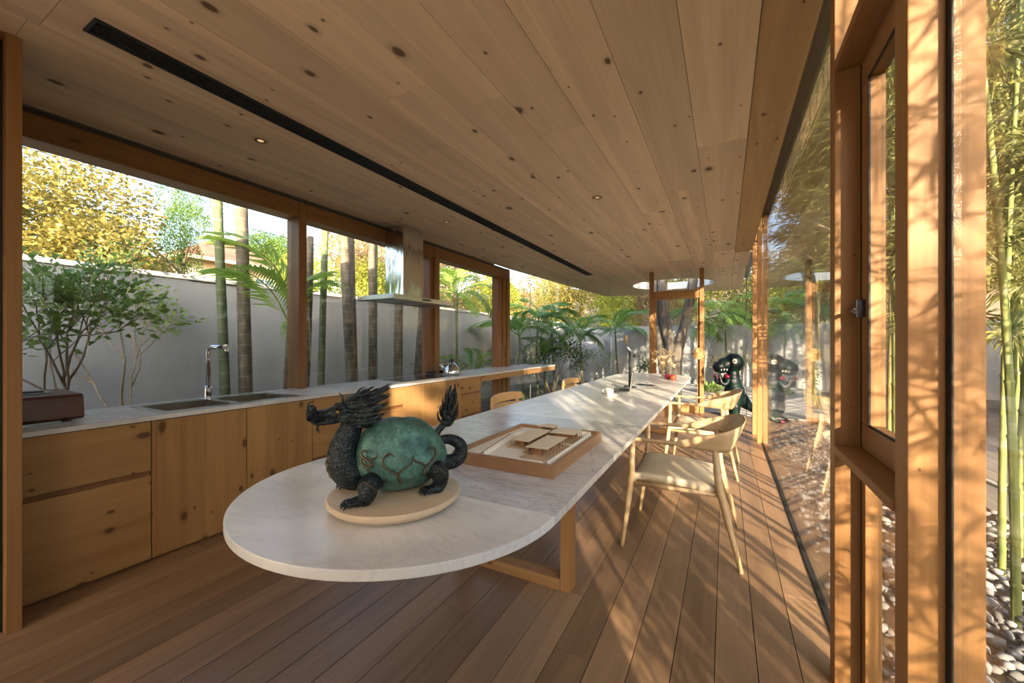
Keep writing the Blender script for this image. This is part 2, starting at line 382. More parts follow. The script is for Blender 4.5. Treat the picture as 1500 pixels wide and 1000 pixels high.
# ------------------------------------------------------------------ mesh helpers
OFF = {}
class MB:
    def __init__(s): s.v = []; s.f = []
    def add(s, v, f):
        n = len(s.v); s.v += [tuple(p) for p in v]; s.f += [tuple(i + n for i in q) for q in f]; return s
    def box(s, x0, x1, y0, y1, z0, z1):
        v = [(x, y, z) for z in (z0, z1) for y in (y0, y1) for x in (x0, x1)]
        return s.add(v, [(0, 2, 3, 1), (4, 5, 7, 6), (0, 1, 5, 4), (2, 6, 7, 3), (0, 4, 6, 2), (1, 3, 7, 5)])
    def prism(s, pts, z0, z1):
        n = len(pts)
        v = [(x, y, z0) for x, y in pts] + [(x, y, z1) for x, y in pts]
        f = [tuple(range(n - 1, -1, -1)), tuple(range(n, 2 * n))] + [(i, (i + 1) % n, n + (i + 1) % n, n + i) for i in range(n)]
        return s.add(v, f)
    def tube(s, pts, rad, n=8, cap=True, flat=1.0, up=None):
        P = [Vector(p) for p in pts]; m = len(P)
        if isinstance(rad, (int, float)): rad = [rad] * m
        v = []; ref = None
        for i in range(m):
            t = (P[min(i + 1, m - 1)] - P[max(i - 1, 0)]).normalized()
            if ref is None:
                ref = Vector(up) if up else (Vector((0, 0, 1)) if abs(t.z) < 0.9 else Vector((1, 0, 0)))
            a = t.cross(ref)
            if a.length < 1e-5: a = t.orthogonal()
            a.normalize(); b = a.cross(t).normalized(); ref = b
            for k in range(n):
                th = 2 * math.pi * k / n
                v.append(P[i] + a * math.cos(th) * rad[i] + b * math.sin(th) * rad[i] * flat)
        f = [(i * n + k, i * n + (k + 1) % n, (i + 1) * n + (k + 1) % n, (i + 1) * n + k) for i in range(m - 1) for k in range(n)]
        if cap: f += [tuple(range(n - 1, -1, -1)), tuple(range((m - 1) * n, m * n))]
        return s.add(v, f)
    def lathe(s, prof, c=(0, 0, 0), n=24):
        m = len(prof)
        v = [(c[0] + r * math.cos(2 * math.pi * k / n), c[1] + r * math.sin(2 * math.pi * k / n), c[2] + z) for r, z in prof for k in range(n)]
        f = [(i * n + k, i * n + (k + 1) % n, (i + 1) * n + (k + 1) % n, (i + 1) * n + k) for i in range(m - 1) for k in range(n)]
        f += [tuple(range(n - 1, -1, -1)), tuple(range((m - 1) * n, m * n))]
        return s.add(v, f)
    def ell(s, c, r, rot=None, n=16, m=10):
        M = rot or Matrix.Identity(3)
        v = []
        for i in range(m + 1):
            ph = math.pi * i / m
            for k in range(n):
                th = 2 * math.pi * k / n
                v.append(Vector(c) + M @ Vector((r[0] * math.sin(ph) * math.cos(th), r[1] * math.sin(ph) * math.sin(th), r[2] * math.cos(ph))))
        f = [(i * n + k, (i + 1) * n + k, (i + 1) * n + (k + 1) % n, i * n + (k + 1) % n) for i in range(m) for k in range(n)]
        return s.add(v, f)
    def mesh(s, off=(0, 0, 0), smooth=False, bevel=0, clean=False):
        me = bpy.data.meshes.new('m')
        ox, oy, oz = off
        me.from_pydata([(x - ox, y - oy, z - oz) for x, y, z in s.v], [], s.f)
        if bevel or clean:
            bm = bmesh.new(); bm.from_mesh(me)
            if clean: bmesh.ops.remove_doubles(bm, verts=bm.verts, dist=1e-5)
            bmesh.ops.recalc_face_normals(bm, faces=bm.faces)
            if bevel:
                ed = [e for e in bm.edges if len(e.link_faces) == 2 and e.calc_face_angle(0) > 0.6]
                bmesh.ops.bevel(bm, geom=ed, offset=bevel, segments=2, affect='EDGES', profile=0.6)
            bm.to_mesh(me); bm.free()
        if smooth: me.shade_smooth()
        return me
    def build(s, name, mat, parent=None, smooth=False, bevel=0, clean=False, base=None):
        off = OFF.get(parent.name, (0, 0, 0)) if parent else (base or (0, 0, 0))
        me = s.mesh(off, smooth, bevel, clean)
        return put(name, me, mat, parent, loc=None if parent or not base else base)

def put(name, me, mat, parent=None, loc=None):
    me.name = name
    if mat and not me.materials: me.materials.append(MAT[mat])
    o = bpy.data.objects.new(name, me); COL.objects.link(o)
    if parent:
        o.parent = parent
        OFF[o.name] = OFF.get(parent.name, (0, 0, 0))
    elif loc: 
        o.location = loc
        OFF[o.name] = tuple(loc)
    return o
def tag(o, label=None, cat=None, group=None, kind=None):
    if label: o['label'] = label
    if cat: o['category'] = cat
    if group: o['group'] = group
    if kind: o['kind'] = kind
    return o
def thing(name, loc, label=None, cat=None, group=None, kind=None, rz=0):
    o = bpy.data.objects.new(name, None); COL.objects.link(o)
    o.empty_display_size = 0.1
    o.location = loc; o.rotation_euler = (0, 0, rz)
    OFF[o.name] = tuple(loc) if rz == 0 else (0, 0, 0)
    return tag(o, label, cat, group, kind)
def struct(o): o['kind'] = 'structure'; return o
def copy_tree(src, parent=None, loc=None, rz=None, scale=None):
    o = src.copy(); COL.objects.link(o)
    if parent: o.parent = parent
    if loc is not None: o.location = loc
    if rz is not None: o.rotation_euler = (0, 0, rz)
    if scale is not None: o.scale = (scale,) * 3
    for ch in src.children:
        copy_tree(ch, o)
    return o
def remat(o, mat):
    for sl in o.material_slots:
        sl.link = 'OBJECT'; sl.material = MAT[mat]
def np_mesh(V, F, smooth=False):
    """V (n,3), F (m,4) quads"""
    me = bpy.data.meshes.new('m')
    V = np.asarray(V, dtype=np.float32); F = np.asarray(F, dtype=np.int32)
    me.vertices.add(len(V)); me.vertices.foreach_set('co', V.ravel())
    me.loops.add(F.size); me.loops.foreach_set('vertex_index', F.ravel())
    me.polygons.add(len(F)); me.polygons.foreach_set('loop_start', np.arange(len(F), dtype=np.int32) * F.shape[1])
    me.polygons.foreach_set('loop_total', np.full(len(F), F.shape[1], dtype=np.int32))
    me.update(calc_edges=True); me.validate()
    return me
def leaves(P, D, length, width, rng, droop=0.0):
    """one diamond leaf for each point P pointing along D"""
    n = len(P)
    D = D / np.linalg.norm(D, axis=1, keepdims=True)
    rv = rng.normal(size=(n, 3)); S = np.cross(D, rv); S /= np.linalg.norm(S, axis=1, keepdims=True) + 1e-9
    ln = (length * rng.uniform(0.65, 1.2, n))[:, None]; wd = (width * rng.uniform(0.7, 1.2, n))[:, None]
    Nn = np.cross(S, D)
    base = P; tip = P + D * ln; tip[:, 2] -= droop * ln[:, 0]
    mid = P + D * ln * 0.45 + Nn * wd * 0.25
    V = np.stack([base, mid + S * wd * 0.5, tip, mid - S * wd * 0.5], 1).reshape(-1, 3)
    F = np.arange(n * 4).reshape(n, 4)
    return V, F

# ------------------------------------------------------------------ the room
CZ = 2.62                       # ceiling height
XG = 0.417                      # right-hand glass
YE = 8.05                       # end glass
YB = -3.2                       # wall behind the camera
# floor: boards laid along the room
floor = struct(MB().box(-3.70, 0.46, YB, YE + 0.03, -0.10, -0.022).build('floor', 'slot_black'))
PW = 0.1475
plank_mesh = {}
rr = random.Random(3)
x = 0.405
i = 0
while x > -3.6:
    y = YB - rr.uniform(0, 1.6)
    while y < YE:
        ln = rr.choice((2.4, 3.0, 3.6))
        y0, y1 = max(y, YB), min(y + ln, YE)
        if y1 - y0 > 0.06:
            MB().box(x - PW + 0.003, x, y0 + 0.0012, y1 - 0.0012, -0.022, 0).build('floor_plank', 'floor_oak', floor, bevel=0.0012)
        y += ln
    x -= PW

# ceiling boards with a round opening over the porch
HC, HR = (-1.08, 9.85), 0.87
def xl(y): return -3.49 if y < 6.4 else -3.49 + 0.43 * (y - 6.4) / 5.2
CY1 = 11.6
def clip_left(poly):
    # keep the side right of the ceiling's slanted left edge
    for (ax, ay, bx, by) in ((-3.49, -10, -3.49, 6.4), (-3.49, 6.4, -3.06, 11.6)):
        out = []
        def side(p): return (bx - ax) * (p[1] - ay) - (by - ay) * (p[0] - ax)
        for k in range(len(poly)):
            p, q = poly[k], poly[(k + 1) % len(poly)]
            sp, sq = side(p), side(q)
            if sp <= 1e-9: out.append(p)
            if (sp < -1e-9 and sq > 1e-9) or (sp > 1e-9 and sq < -1e-9):
                t = sp / (sp - sq); out.append((p[0] + (q[0] - p[0]) * t, p[1] + (q[1] - p[1]) * t))
        poly = out
        if len(poly) < 3: return []
    return poly
def board_polys(a, b, y0, y1):
    """strip a..b (x), y0..y1 minus the round opening"""
    if b <= HC[0] - HR or a >= HC[0] + HR or y1 <= HC[1] - HR or y0 >= HC[1] + HR:
        return [[(a, y0), (b, y0), (b, y1), (a, y1)]]
    xs = [a + (b - a) * k / 8 for k in range(9)]
    def h(x): 
        d = HR * HR - (x - HC[0]) ** 2
        return math.sqrt(d) if d > 0 else 0
    res = []
    if y0 < HC[1]:
        e = min(y1, HC[1])
        top = [(x, min(e, HC[1] - h(x))) for x in reversed(xs)]
        if max(p[1] for p in top) > y0 + 0.01: res.append([(a, y0), (b, y0)] + [p if p[1] > y0 else (p[0], y0 + 0.001) for p in top])
    if y1 > HC[1]:
        e = max(y0, HC[1])
        bot = [(x, max(e, HC[1] + h(x))) for x in xs]
        if min(p[1] for p in bot) < y1 - 0.01: res.append([p if p[1] < y1 else (p[0], y1 - 0.001) for p in bot] + [(b, y1), (a, y1)])
    return res
slab = MB()
for (a, b) in ((-3.7, HC[0] - HR), (HC[0] - HR, HC[0]), (HC[0], HC[0] + HR), (HC[0] + HR, 0.345)):
    for (y0, y1) in ((YB, 6.0), (6.0, HC[1]), (HC[1], CY1)):
        for pl in board_polys(a, b, y0, y1):
            pl = clip_left(pl) if y0 > 5 else pl
            if pl: slab.prism(pl, CZ + 0.02, CZ + 0.16)
ceiling = struct(slab.build('ceiling', 'roof_metal'))
rr = random.Random(11)
BW = 0.2995
edges = [0.13]
while edges[-1] > -3.49: edges.append(edges[-1] - BW)
for k in range(len(edges) - 1):
    b, a = edges[k], edges[k + 1]
    y = YB - rr.uniform(0.0, 3.0)
    while y < CY1:
        ln = rr.choice((2.7, 3.6, 4.0))
        y0, y1 = max(y, YB), min(y + ln, CY1)
        y += ln
        if y1 - y0 < 0.05: continue
        for pl in board_polys(a + 0.0012, b - 0.0012, y0 + 0.001, y1 - 0.001):
            pl = clip_left(pl)
            if len(pl) > 2:
                MB().prism(pl, CZ, CZ + 0.02).build('ceiling_board', 'ceiling_pine', ceiling)
# recessed strip along the right edge of the ceiling, ordinary boards beyond it
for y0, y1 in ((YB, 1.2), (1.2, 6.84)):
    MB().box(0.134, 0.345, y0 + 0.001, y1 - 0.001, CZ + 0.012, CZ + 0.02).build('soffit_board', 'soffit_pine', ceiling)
MB().box(0.132, 0.345, 6.842, CY1, CZ, CZ + 0.02).build('ceiling_board', 'ceiling_pine', ceiling)
# white rim of the round opening
rim = MB(); n = 64
ring = [[(HC[0] + r * math.cos(2 * math.pi * k / n), HC[1] + r * math.sin(2 * math.pi * k / n)) for k in range(n)] for r in (HR - 0.012, HR + 0.004)]
v = [(x, y, z) for z in (CZ - 0.004, CZ + 0.165) for rg in ring for x, y in rg]
f = []
for k in range(n):
    q = (k + 1) % n
    f += [(k, q, n + q, n + k), (2 * n + k, 3 * n + k, 3 * n + q, 2 * n + q), (k, 2 * n + k, 2 * n + q, q), (n + k, n + q, 3 * n + q, 3 * n + k)]
rim.add(v, f).build('opening_rim', 'white_plaster', ceiling, smooth=False)
# fascia over the right-hand glass
tr = struct(MB().box(0.4165, 0.50, YB, 11.6, 2.90, 2.96).build('trim_1', 'roof_metal'))

cl = struct(MB().box(0.3455, 0.352, YB, YE, CZ + 0.02, 2.905).box(0.3455, 0.4165, YB, YE, 2.905, 2.93).build('trim_11', 'sky_block_board'))  # added upstand board, blocks sky over the roof from reflecting in the glass

# left window wall: glass, mullions, head beam, curtain track
XW = -3.62
def window(n_, pane, mats=None):
    w = thing('window_%d' % n_, (pane[0], pane[2], pane[4]), kind='structure')
    MB().box(*pane).build('pane', 'glass', w)
    return w
w1 = window(1, (XW - 0.01, XW, 0.50, 2.33, 0.10, 2.46))
w2 = window(2, (XW - 0.01, XW, 2.40, 4.24, 0.10, 2.46))
w3 = window(3, (XW - 0.01, XW, 4.40, 6.10, 0.02, 2.46))
w4 = window(4, (XW - 0.012, XW, 6.47, 7.60, 0.0, CZ))
w5 = window(5, (XW - 0.012, XW, 7.606, YE + 0.0, 0.0, CZ))
MB().box(XW - 0.014, XW + 0.001, 7.6005, 7.6055, 0, CZ).build('joint', 'glass_joint', w5)
# head beam in three lengths, mullions
for a, b in ((0.49, 2.33), (2.42, 4.30), (4.42, 6.36)):
    struct(MB().box(XW - 0.06, -3.50, a, b, 2.44, 2.585).build('trim_2', 'beam_pine', bevel=0.003))
struct(MB().box(XW - 0.06, -3.50, 2.335, 2.415, 0.845, 2.60).build('trim_3', 'post_pine', bevel=0.003))
m2 = struct(MB().box(XW - 0.06, -3.50, 4.31, 4.41, 0.0, 2.60).build('trim_4', 'post_pine', bevel=0.003))
MB().box(XW - 0.05, -3.53, 4.235, 4.305, 0.0, 2.44).build('sash_stile', 'frame_dark', m2, bevel=0.003)
m3 = struct(MB().box(XW - 0.06, -3.50, 6.37, 6.465, 0.0, 2.62).build('trim_5', 'post_pine', bevel=0.003))
MB().box(XW - 0.05, -3.54, 6.10, 6.22, 0.0, 2.44).build('sash_stile', 'frame_dark', m3, bevel=0.003)
MB().box(XW - 0.05, -3.53, 6.26, 6.36, 0.0, 2.44).build('sash_stile', 'post_pine', m3, bevel=0.003)
MB().tube([(-3.525, 6.30, 1.02), (-3.505, 6.30, 1.05), (-3.505, 6.30, 1.17), (-3.525, 6.30, 1.20)], 0.006, 8).build('pull_handle', 'dark_metal', m3, smooth=True)
struct(MB().box(XW - 0.06, -3.50, 0.49, 6.36, 2.585, 2.612).box(-3.512, -3.498, 0.49, 6.36, 2.60, 2.612).build('trim_6', 'track'))
# end wall of glass with a timber portal
wend = thing('window_6', (-2.4, YE, 0), kind='structure')
xs = [XW, -2.95, -2.03, -1.27]
for k in range(3):
    MB().box(xs[k] + 0.003, xs[k + 1] - 0.003, YE, YE + 0.012, 0, CZ).build('pane', 'glass', wend)
    if k: MB().box(xs[k] - 0.0028, xs[k] + 0.0028, YE - 0.001, YE + 0.013, 0, CZ).build('joint', 'glass_joint', wend)
MB().box(-0.33, 0.325, YE, YE + 0.012, 0, CZ).build('pane', 'glass', wend)
MB().box(0.325, 0.333, YE - 0.004, YE + 0.016, 0, CZ).build('joint', 'gasket', wend)
MB().box(-0.33, 0.325, YE - 0.004, YE + 0.016, 0, 0.012).build('base_channel', 'gasket', wend)
door = thing('door_1', (-0.8, YE, 0), kind='structure')
for a in (-1.275, -0.405):
    MB().box(a, a + 0.07, YE - 0.10, YE + 0.04, 0, CZ).build('post', 'post_pine', door, bevel=0.003)
MB().box(-1.205, -0.405, YE - 0.08, YE + 0.03, 2.09, 2.245).build('lintel', 'frame_x', door, bevel=0.003)
MB().box(-1.205, -0.405, YE - 0.08, YE + 0.03, 0.0, 0.13).build('threshold', 'frame_x', door, bevel=0.003)
for a in (-1.205, -0.445):
    MB().box(a, a + 0.04, YE - 0.05, YE + 0.02, 0.13, 2.09).build('jamb', 'post_pine', door, bevel=0.002)
MB().box(-1.165, -0.445, YE - 0.012, YE, 0.13, 2.09).build('pane', 'glass', door)
MB().box(-1.205, -0.405, YE - 0.012, YE, 2.245, CZ).build('fanlight_pane', 'glass', door)
pm = MB(); pm.lathe([(0.0, -0.02), (0.098, -0.02), (0.105, -0.012), (0.105, 0.012), (0.098, 0.02), (0.0, 0.02)], n=36)
M = Matrix.Rotation(R(90), 3, 'X')
pm.v = [tuple(M @ Vector(p) + Vector((-0.42, YE - 0.085, 1.075))) for p in pm.v]
pull = pm.build('round_pull', 'disc_pull', door, clean=True)
MB().tube([(-0.53, YE - 0.10, 1.075), (-0.505, YE - 0.10, 1.075)], 0.012, 10).build('lock', 'dark_metal', pull)

# right wall of glass and its posts
wr = thing('window_7', (XG, 4, 0), kind='structure')
MB().box(XG, XG + 0.012, 1.925, 5.985, 0, 2.90).build('pane', 'glass', wr)
MB().box(XG - 0.010, XG + 0.022, 1.925, YE, -0.005, 0.006).build('base_channel', 'gasket', wr)
wr2 = thing('window_8', (XG, 7, 0), kind='structure')
MB().box(XG, XG + 0.012, 5.990, YE, 0, 2.90).build('pane', 'glass', wr2)
wr3 = thing('window_9', (XG, 0.7, 0), kind='structure')
MB().box(XG, XG + 0.012, 0.30, 1.158, 0, 2.90).build('pane', 'glass', wr3)
wr4 = thing('window_10', (XG, -2.2, 0), kind='structure')  # unseen clerestory, shaped to pass only the sun patch on the cabinets
MB().box(XG, XG + 0.012, -2.70, -1.75, 1.85, 2.90).build('pane', 'glass', wr4)
PB = CZ + 0.010
struct(MB().box(0.362, 0.412, 5.93, 5.985, 0, 2.90).build('trim_7', 'post_pine', bevel=0.002))
struct(MB().box(0.336, 0.405, 6.44, 6.50, 0, 2.90).build('trim_8', 'post_pine', bevel=0.002))
pA = struct(MB().box(0.355, 0.432, 1.85, 1.922, 0, 2.90).build('trim_9', 'post_pine', bevel=0.003))
ob = struct(MB().box(0.4200, 0.476, 1.186, 1.262, -0.1, 2.90).build('trim_10', 'post_pine', bevel=0.003))
MB().box(0.4167, 0.4198, 1.164, 1.262, 0, 2.90).build('gasket', 'gasket', ob)
struct(MB().box(0.4305, 0.470, 5.93, 5.985, -0.1, 2.90).build('trim_7', 'post_pine', bevel=0.002))
pB = struct(MB().box(0.355, 0.4165, 1.186, 1.262, 0, 2.90).build('trim_10', 'post_pine', bevel=0.003))
# opening window between the two posts: sill, head, sash, fixed pane below and above
wo = thing('window_11', (0.43, 1.55, 0.88), kind='structure')
MB().box(0.350, 0.47, 1.264, 1.849, 0.868, 0.896).build('sill', 'frame_y', wo, bevel=0.003)
MB().box(0.350, 0.47, 1.264, 1.849, 2.262, 2.290).build('head', 'frame_y', wo, bevel=0.003)
for z0, z1, nm in ((0.897, 0.985, 'sash_rail'), (2.175, 2.261, 'sash_rail')):
    MB().box(0.430, 0.475, 1.29, 1.842, z0, z1).build(nm, 'frame_y', wo, bevel=0.003)
for y0, y1 in ((1.765, 1.842), (1.29, 1.36)):
    MB().box(0.430, 0.475, y0, y1, 0.986, 2.174).build('sash_stile', 'post_pine', wo, bevel=0.003)
MB().box(0.448, 0.456, 1.36, 1.765, 0.985, 2.175).build('pane', 'glass', wo)
gk = MB(); gk.box(0.4285, 0.434, 1.757, 1.765, 0.985, 2.175); gk.box(0.4285, 0.434, 1.36, 1.765, 0.985, 0.992); gk.box(0.4285, 0.434, 1.36, 1.765, 2.168, 2.175)
gk.box(0.4285, 0.434, 1.842, 1.850, 0.897, 2.261); gk.box(0.429, 0.434, 1.842, 1.850, 0.0, 0.867)
gk.build('gasket', 'gasket', wo)
hd = MB(); hd.box(0.405, 0.430, 1.795, 1.815, 1.36, 1.42); hd.tube([(0.408, 1.805, 1.385), (0.395, 1.80, 1.384), (0.392, 1.745, 1.375)], 0.007, 8)
hd.build('latch', 'dark_metal', wo, smooth=False)
MB().box(0.430, 0.475, 1.80, 1.842, 0.0, 0.867).build('lower_stile', 'post_pine', wo, bevel=0.002)
MB().box(0.448, 0.456, 1.264, 1.80, 0.0, 0.867).build('lower_pane', 'glass', wo)
MB().box(0.448, 0.456, 1.264, 1.849, 2.291, 2.90).build('upper_pane', 'glass', wo)
# unseen walls and openings added behind the camera to shape the room's light
wallb = struct(MB().box(-1.15, 0.46, YB - 0.1, YB, -0.1, CZ + 0.15).box(-3.7, -1.15, YB - 0.1, YB, 2.5, CZ + 0.15).build('wall_back', 'white_plaster'))
wbk = thing('window_12', (-2.4, YB, 0), kind='structure')  # added unseen window, lets sun onto the white wall to fill the room
for a in (-3.66, -2.83, -2.0):
    MB().box(a + 0.02, a + 0.82, YB - 0.06, YB - 0.05, 0.0, 2.5).build('pane', 'glass', wbk)
struct(MB().box(XG - 0.02, XG + 0.03, -1.75, 0.30, -0.1, 2.90).box(XG - 0.02, XG + 0.03, -2.70, -1.75, -0.1, 1.85).build('sun_shade_wall', 'white_plaster'))  # unseen solid wall, placed to keep sun off the near table and floor
struct(MB().box(XG - 0.02, XG + 0.03, YB, -2.70, -0.1, 2.90).build('sun_shade_wall', 'white_plaster'))
struct(MB().box(-3.74, -2.78, YB, -0.30, -0.1, CZ - 0.002).box(-3.74, -3.66, -0.30, 0.49, -0.1, CZ + 0.15).build('sun_bounce_wall', 'white_plaster'))  # added white wall, bounces sun from the back window into the room

# ceiling fittings
vent = thing('air_vent', (-2.37, 4.2, CZ - 0.012), 'long black slatted air conditioning slot set along the timber ceiling', 'air vent')
MB().box(-2.440, -2.428, 0.64, 7.72, CZ - 0.006, CZ).box(-2.317, -2.305, 0.64, 7.72, CZ - 0.006, CZ).box(-2.428, -2.317, 0.64, 0.652, CZ - 0.006, CZ).box(-2.428, -2.317, 7.708, 7.72, CZ - 0.006, CZ).build('frame', 'slot_black', vent)
MB().box(-2.428, -2.317, 0.652, 7.708, CZ - 0.0012, CZ).build('backing', 'black', vent)
for k in range(6):
    a = -2.422 + k * 0.0185
    MB().box(a, a + 0.006, 0.652, 7.708, CZ - 0.006, CZ - 0.0013).build('slat', 'slot_black', vent)
for (dx, dy, lb) in ((-2.73, 1.55, 'brass recessed downlight in the ceiling nearest the sink window'), (-2.736, 3.57, 'small recessed downlight in the ceiling beside the cooker hood'), (-1.045, 3.63, 'recessed downlight in the ceiling above the marble table')):
    d = thing('downlight', (dx, dy, CZ), lb, 'downlight', 'recessed ceiling downlights')
    MB().lathe([(0.034, -0.004), (0.046, -0.004), (0.048, 0.0), (0.034, 0.0), (0.034, -0.004)], (dx, dy, CZ), 28).build('ring', 'brass_glow', d, smooth=False)
    MB().lathe([(0.0, -0.003), (0.033, -0.003), (0.033, -0.001), (0.0, -0.001)], (dx, dy, CZ), 24).build('recess', 'dark_metal', d)
    MB().lathe([(0.0, -0.005), (0.018, -0.005), (0.022, -0.003), (0.0, -0.003)], (dx, dy, CZ), 20).build('lamp_lens', 'lamp_lens', d)

# ------------------------------------------------------------------ kitchen
CT = 0.842
FX = -2.955                      # face of drawers and doors
tall = thing('tall_cabinet', (-3.2, 0.12, 0), 'tall timber cabinet with black recess at the left edge of the picture', 'cabinet')
MB().box(-3.65, -2.75, 0.488, 0.534, 0, CZ - 0.002).build('side_panel', 'post_pine', tall, bevel=0.002)
MB().box(-3.65, -2.75, -0.29, -0.245, 0, CZ - 0.002).build('side_panel', 'post_pine', tall, bevel=0.002)
MB().box(-3.65, -2.76, -0.245, 0.488, 2.60, CZ - 0.002).build('top_panel', 'beam_pine', tall)
MB().box(-3.65, -2.80, -0.244, 0.487, 0.0, 2.598).build('front', 'black', tall)

def cab(y0, y1, label, drawers=None, doors=None, name='base_cabinet'):
    c = thing(name, (-3.27, (y0 + y1) / 2, 0), label, 'cabinet', 'base cabinets under the worktop')
    MB().box(-3.60, FX - 0.022, y0 + 0.0015, y1 - 0.0015, 0.0, 0.8).build('body', 'frame_dark', c)  # dark wood on the body puts recess shade into the gaps between fronts
    if drawers:
        for z0, z1 in drawers:
            MB().box(FX - 0.02, FX, y0 + 0.002, y1 - 0.002, z0, z1).build('drawer_front', 'drawer_pine', c, bevel=0.001)
    if doors:
        for a, b in doors:
            MB().box(FX - 0.02, FX, a + 0.002, b - 0.002, 0.012, 0.812).build('door', 'door_pine', c, bevel=0.001)
    return c
cab(0.537, 1.058, 'base cabinet with two wide drawers below the wooden radio', [(0.012, 0.497), (0.527, 0.812)])
cab(1.058, 2.09, 'base cabinet with two tall doors under the double sink', doors=[(1.06, 1.584), (1.584, 2.088)])
cab(2.09, 3.14, 'base cabinet with stacked drawers behind the dragon head', [(0.012, 0.30), (0.33, 0.60), (0.63, 0.812)])
cab(3.14, 4.155, 'base cabinet with doors below the cooktop catching warm sun', doors=[(3.142, 3.65), (3.65, 4.153)])
cab(4.155, 4.62, 'base cabinet with narrow drawers at the end of the run', [(0.012, 0.30), (0.33, 0.595), (0.625, 0.812)])
wt = thing('worktop', (-3.27, 3.9, CT), 'long pale marble kitchen worktop running along the windows', 'worktop')
ZB = 0.818
SX0, SX1, SY0, SY1 = -3.515, -3.01, 1.135, 2.04
top = MB()
top.box(-3.60, -2.94, 0.536, SY0, ZB, CT); top.box(-3.60, -2.94, SY1, 7.30, ZB, CT); top.box(-3.60, SX0, SY0, SY1, ZB, CT); top.box(SX1, -2.94, SY0, SY1, ZB, CT)
top.build('slab', 'marble_counter', wt)
MB().box(-2.99, -2.948, 4.625, 7.295, 0.74, ZB).build('apron', 'drawer_pine', wt, bevel=0.002)
MB().box(-3.58, -2.99, 7.25, 7.295, 0.74, ZB).build('end_apron', 'frame_x', wt, bevel=0.002)
sk = thing('kitchen_sink', (-3.26, 1.59, CT), 'stainless steel double bowl sink set into the worktop', 'sink')
B1 = (1.175, 1.565); B2 = (1.605, 2.005); BX = (-3.455, -3.055)
rm = MB()
for bx in ((SX0 - 0.006, BX[0], SY0 - 0.006, SY1 + 0.006), (BX[1], SX1 + 0.006, SY0 - 0.006, SY1 + 0.006), (BX[0], BX[1], SY0 - 0.006, B1[0]), (BX[0], BX[1], B1[1], B2[0]), (BX[0], BX[1], B2[1], SY1 + 0.006)):
    rm.box(*bx, CT + 0.0003, CT + 0.0028)
rm.build('rim', 'steel', sk)
for b in (B1, B2):
    bw = MB(); x0, x1 = BX; y0, y1 = b; t = 0.004; zb = 0.812 - 0.008
    z0 = CT - 0.17
    bw.box(x0, x1, y0, y1, z0, z0 + t); bw.box(x0, x0 + t, y0, y1, z0, CT); bw.box(x1 - t, x1, y0, y1, z0, CT); bw.box(x0, x1, y0, y0 + t, z0, CT); bw.box(x0, x1, y1 - t, y1, z0, CT)
    bo = bw.build('bowl', 'steel_sink', sk)
    MB().lathe([(0, 0.0), (0.04, 0.0), (0.043, 0.004), (0, 0.005)], ((x0 + x1) / 2, (y0 + y1) / 2, z0 + t), 20).build('drain', 'chrome', bo)
fc = thing('faucet', (-3.55, 1.62, CT), 'tall chrome angled kitchen faucet standing behind the sink', 'faucet')
MB().lathe([(0, 0), (0.029, 0), (0.029, 0.004), (0.026, 0.008), (0.026, 0.075), (0.024, 0.08), (0.019, 0.085), (0, 0.085)], (-3.55, 1.62, CT), 24).build('base', 'chrome', fc, smooth=False)
sp = [(-3.55, 1.62, CT + 0.08), (-3.55, 1.62, CT + 0.36)] + [(-3.55 + 0.035 * (1 - math.cos(a)), 1.62, CT + 0.36 + 0.035 * math.sin(a)) for a in (0.4, 0.8, 1.2, 1.57)] + [(-3.30, 1.62, CT + 0.395)]
MB().tube(sp, 0.0165, 16).build('spout', 'chrome', fc, smooth=True)
MB().tube([(-3.305, 1.62, CT + 0.397), (-3.26, 1.62, CT + 0.397)], [0.0195, 0.0195], 16).tube([(-3.285, 1.62, CT + 0.392), (-3.285, 1.62, CT + 0.365)], 0.013, 14).build('spray_head', 'chrome', fc, smooth=False)
MB().tube([(-3.575, 1.62, CT + 0.05), (-3.585, 1.62, CT + 0.055), (-3.595, 1.62, CT + 0.10)], [0.009, 0.007, 0.005], 10).build('lever', 'chrome', fc, smooth=True)
# radio
rd = thing('radio', (-3.27, 0.68, CT), 'dark red wooden table radio on a metal stand at the left end of the worktop', 'radio')
prof = [(-3.46, CT + 0.014), (-3.12, CT + 0.014), (-3.095, CT + 0.028), (-3.115, CT + 0.138), (-3.13, CT + 0.150), (-3.46, CT + 0.158)]
rb = MB(); n = len(prof)
rb.add([(x, y, z) for y in (0.545, 0.822) for x, z in prof], [tuple(range(n)), tuple(range(2 * n - 1, n - 1, -1))] + [(k, n + k, n + (k + 1) % n, (k + 1) % n) for k in range(n)])
rb.build('case', 'radio_wood', rd, bevel=0.006, clean=True)
MB().box(-3.43, -3.11, 0.56, 0.775, CT, CT + 0.006).box(-3.42, -3.40, 0.60, 0.74, CT + 0.006, CT + 0.014).box(-3.15, -3.13, 0.60, 0.74, CT + 0.006, CT + 0.014).build('stand', 'grey_metal', rd)
tp = MB(); tp.box(-3.36, -3.23, 0.60, 0.74, CT + 0.155, CT + 0.160); tp.build('top_plate', 'grey_metal', rd)
MB().box(-3.32, -3.27, 0.63, 0.71, CT + 0.160, CT + 0.166).build('dial', 'black', rd, bevel=0.002)
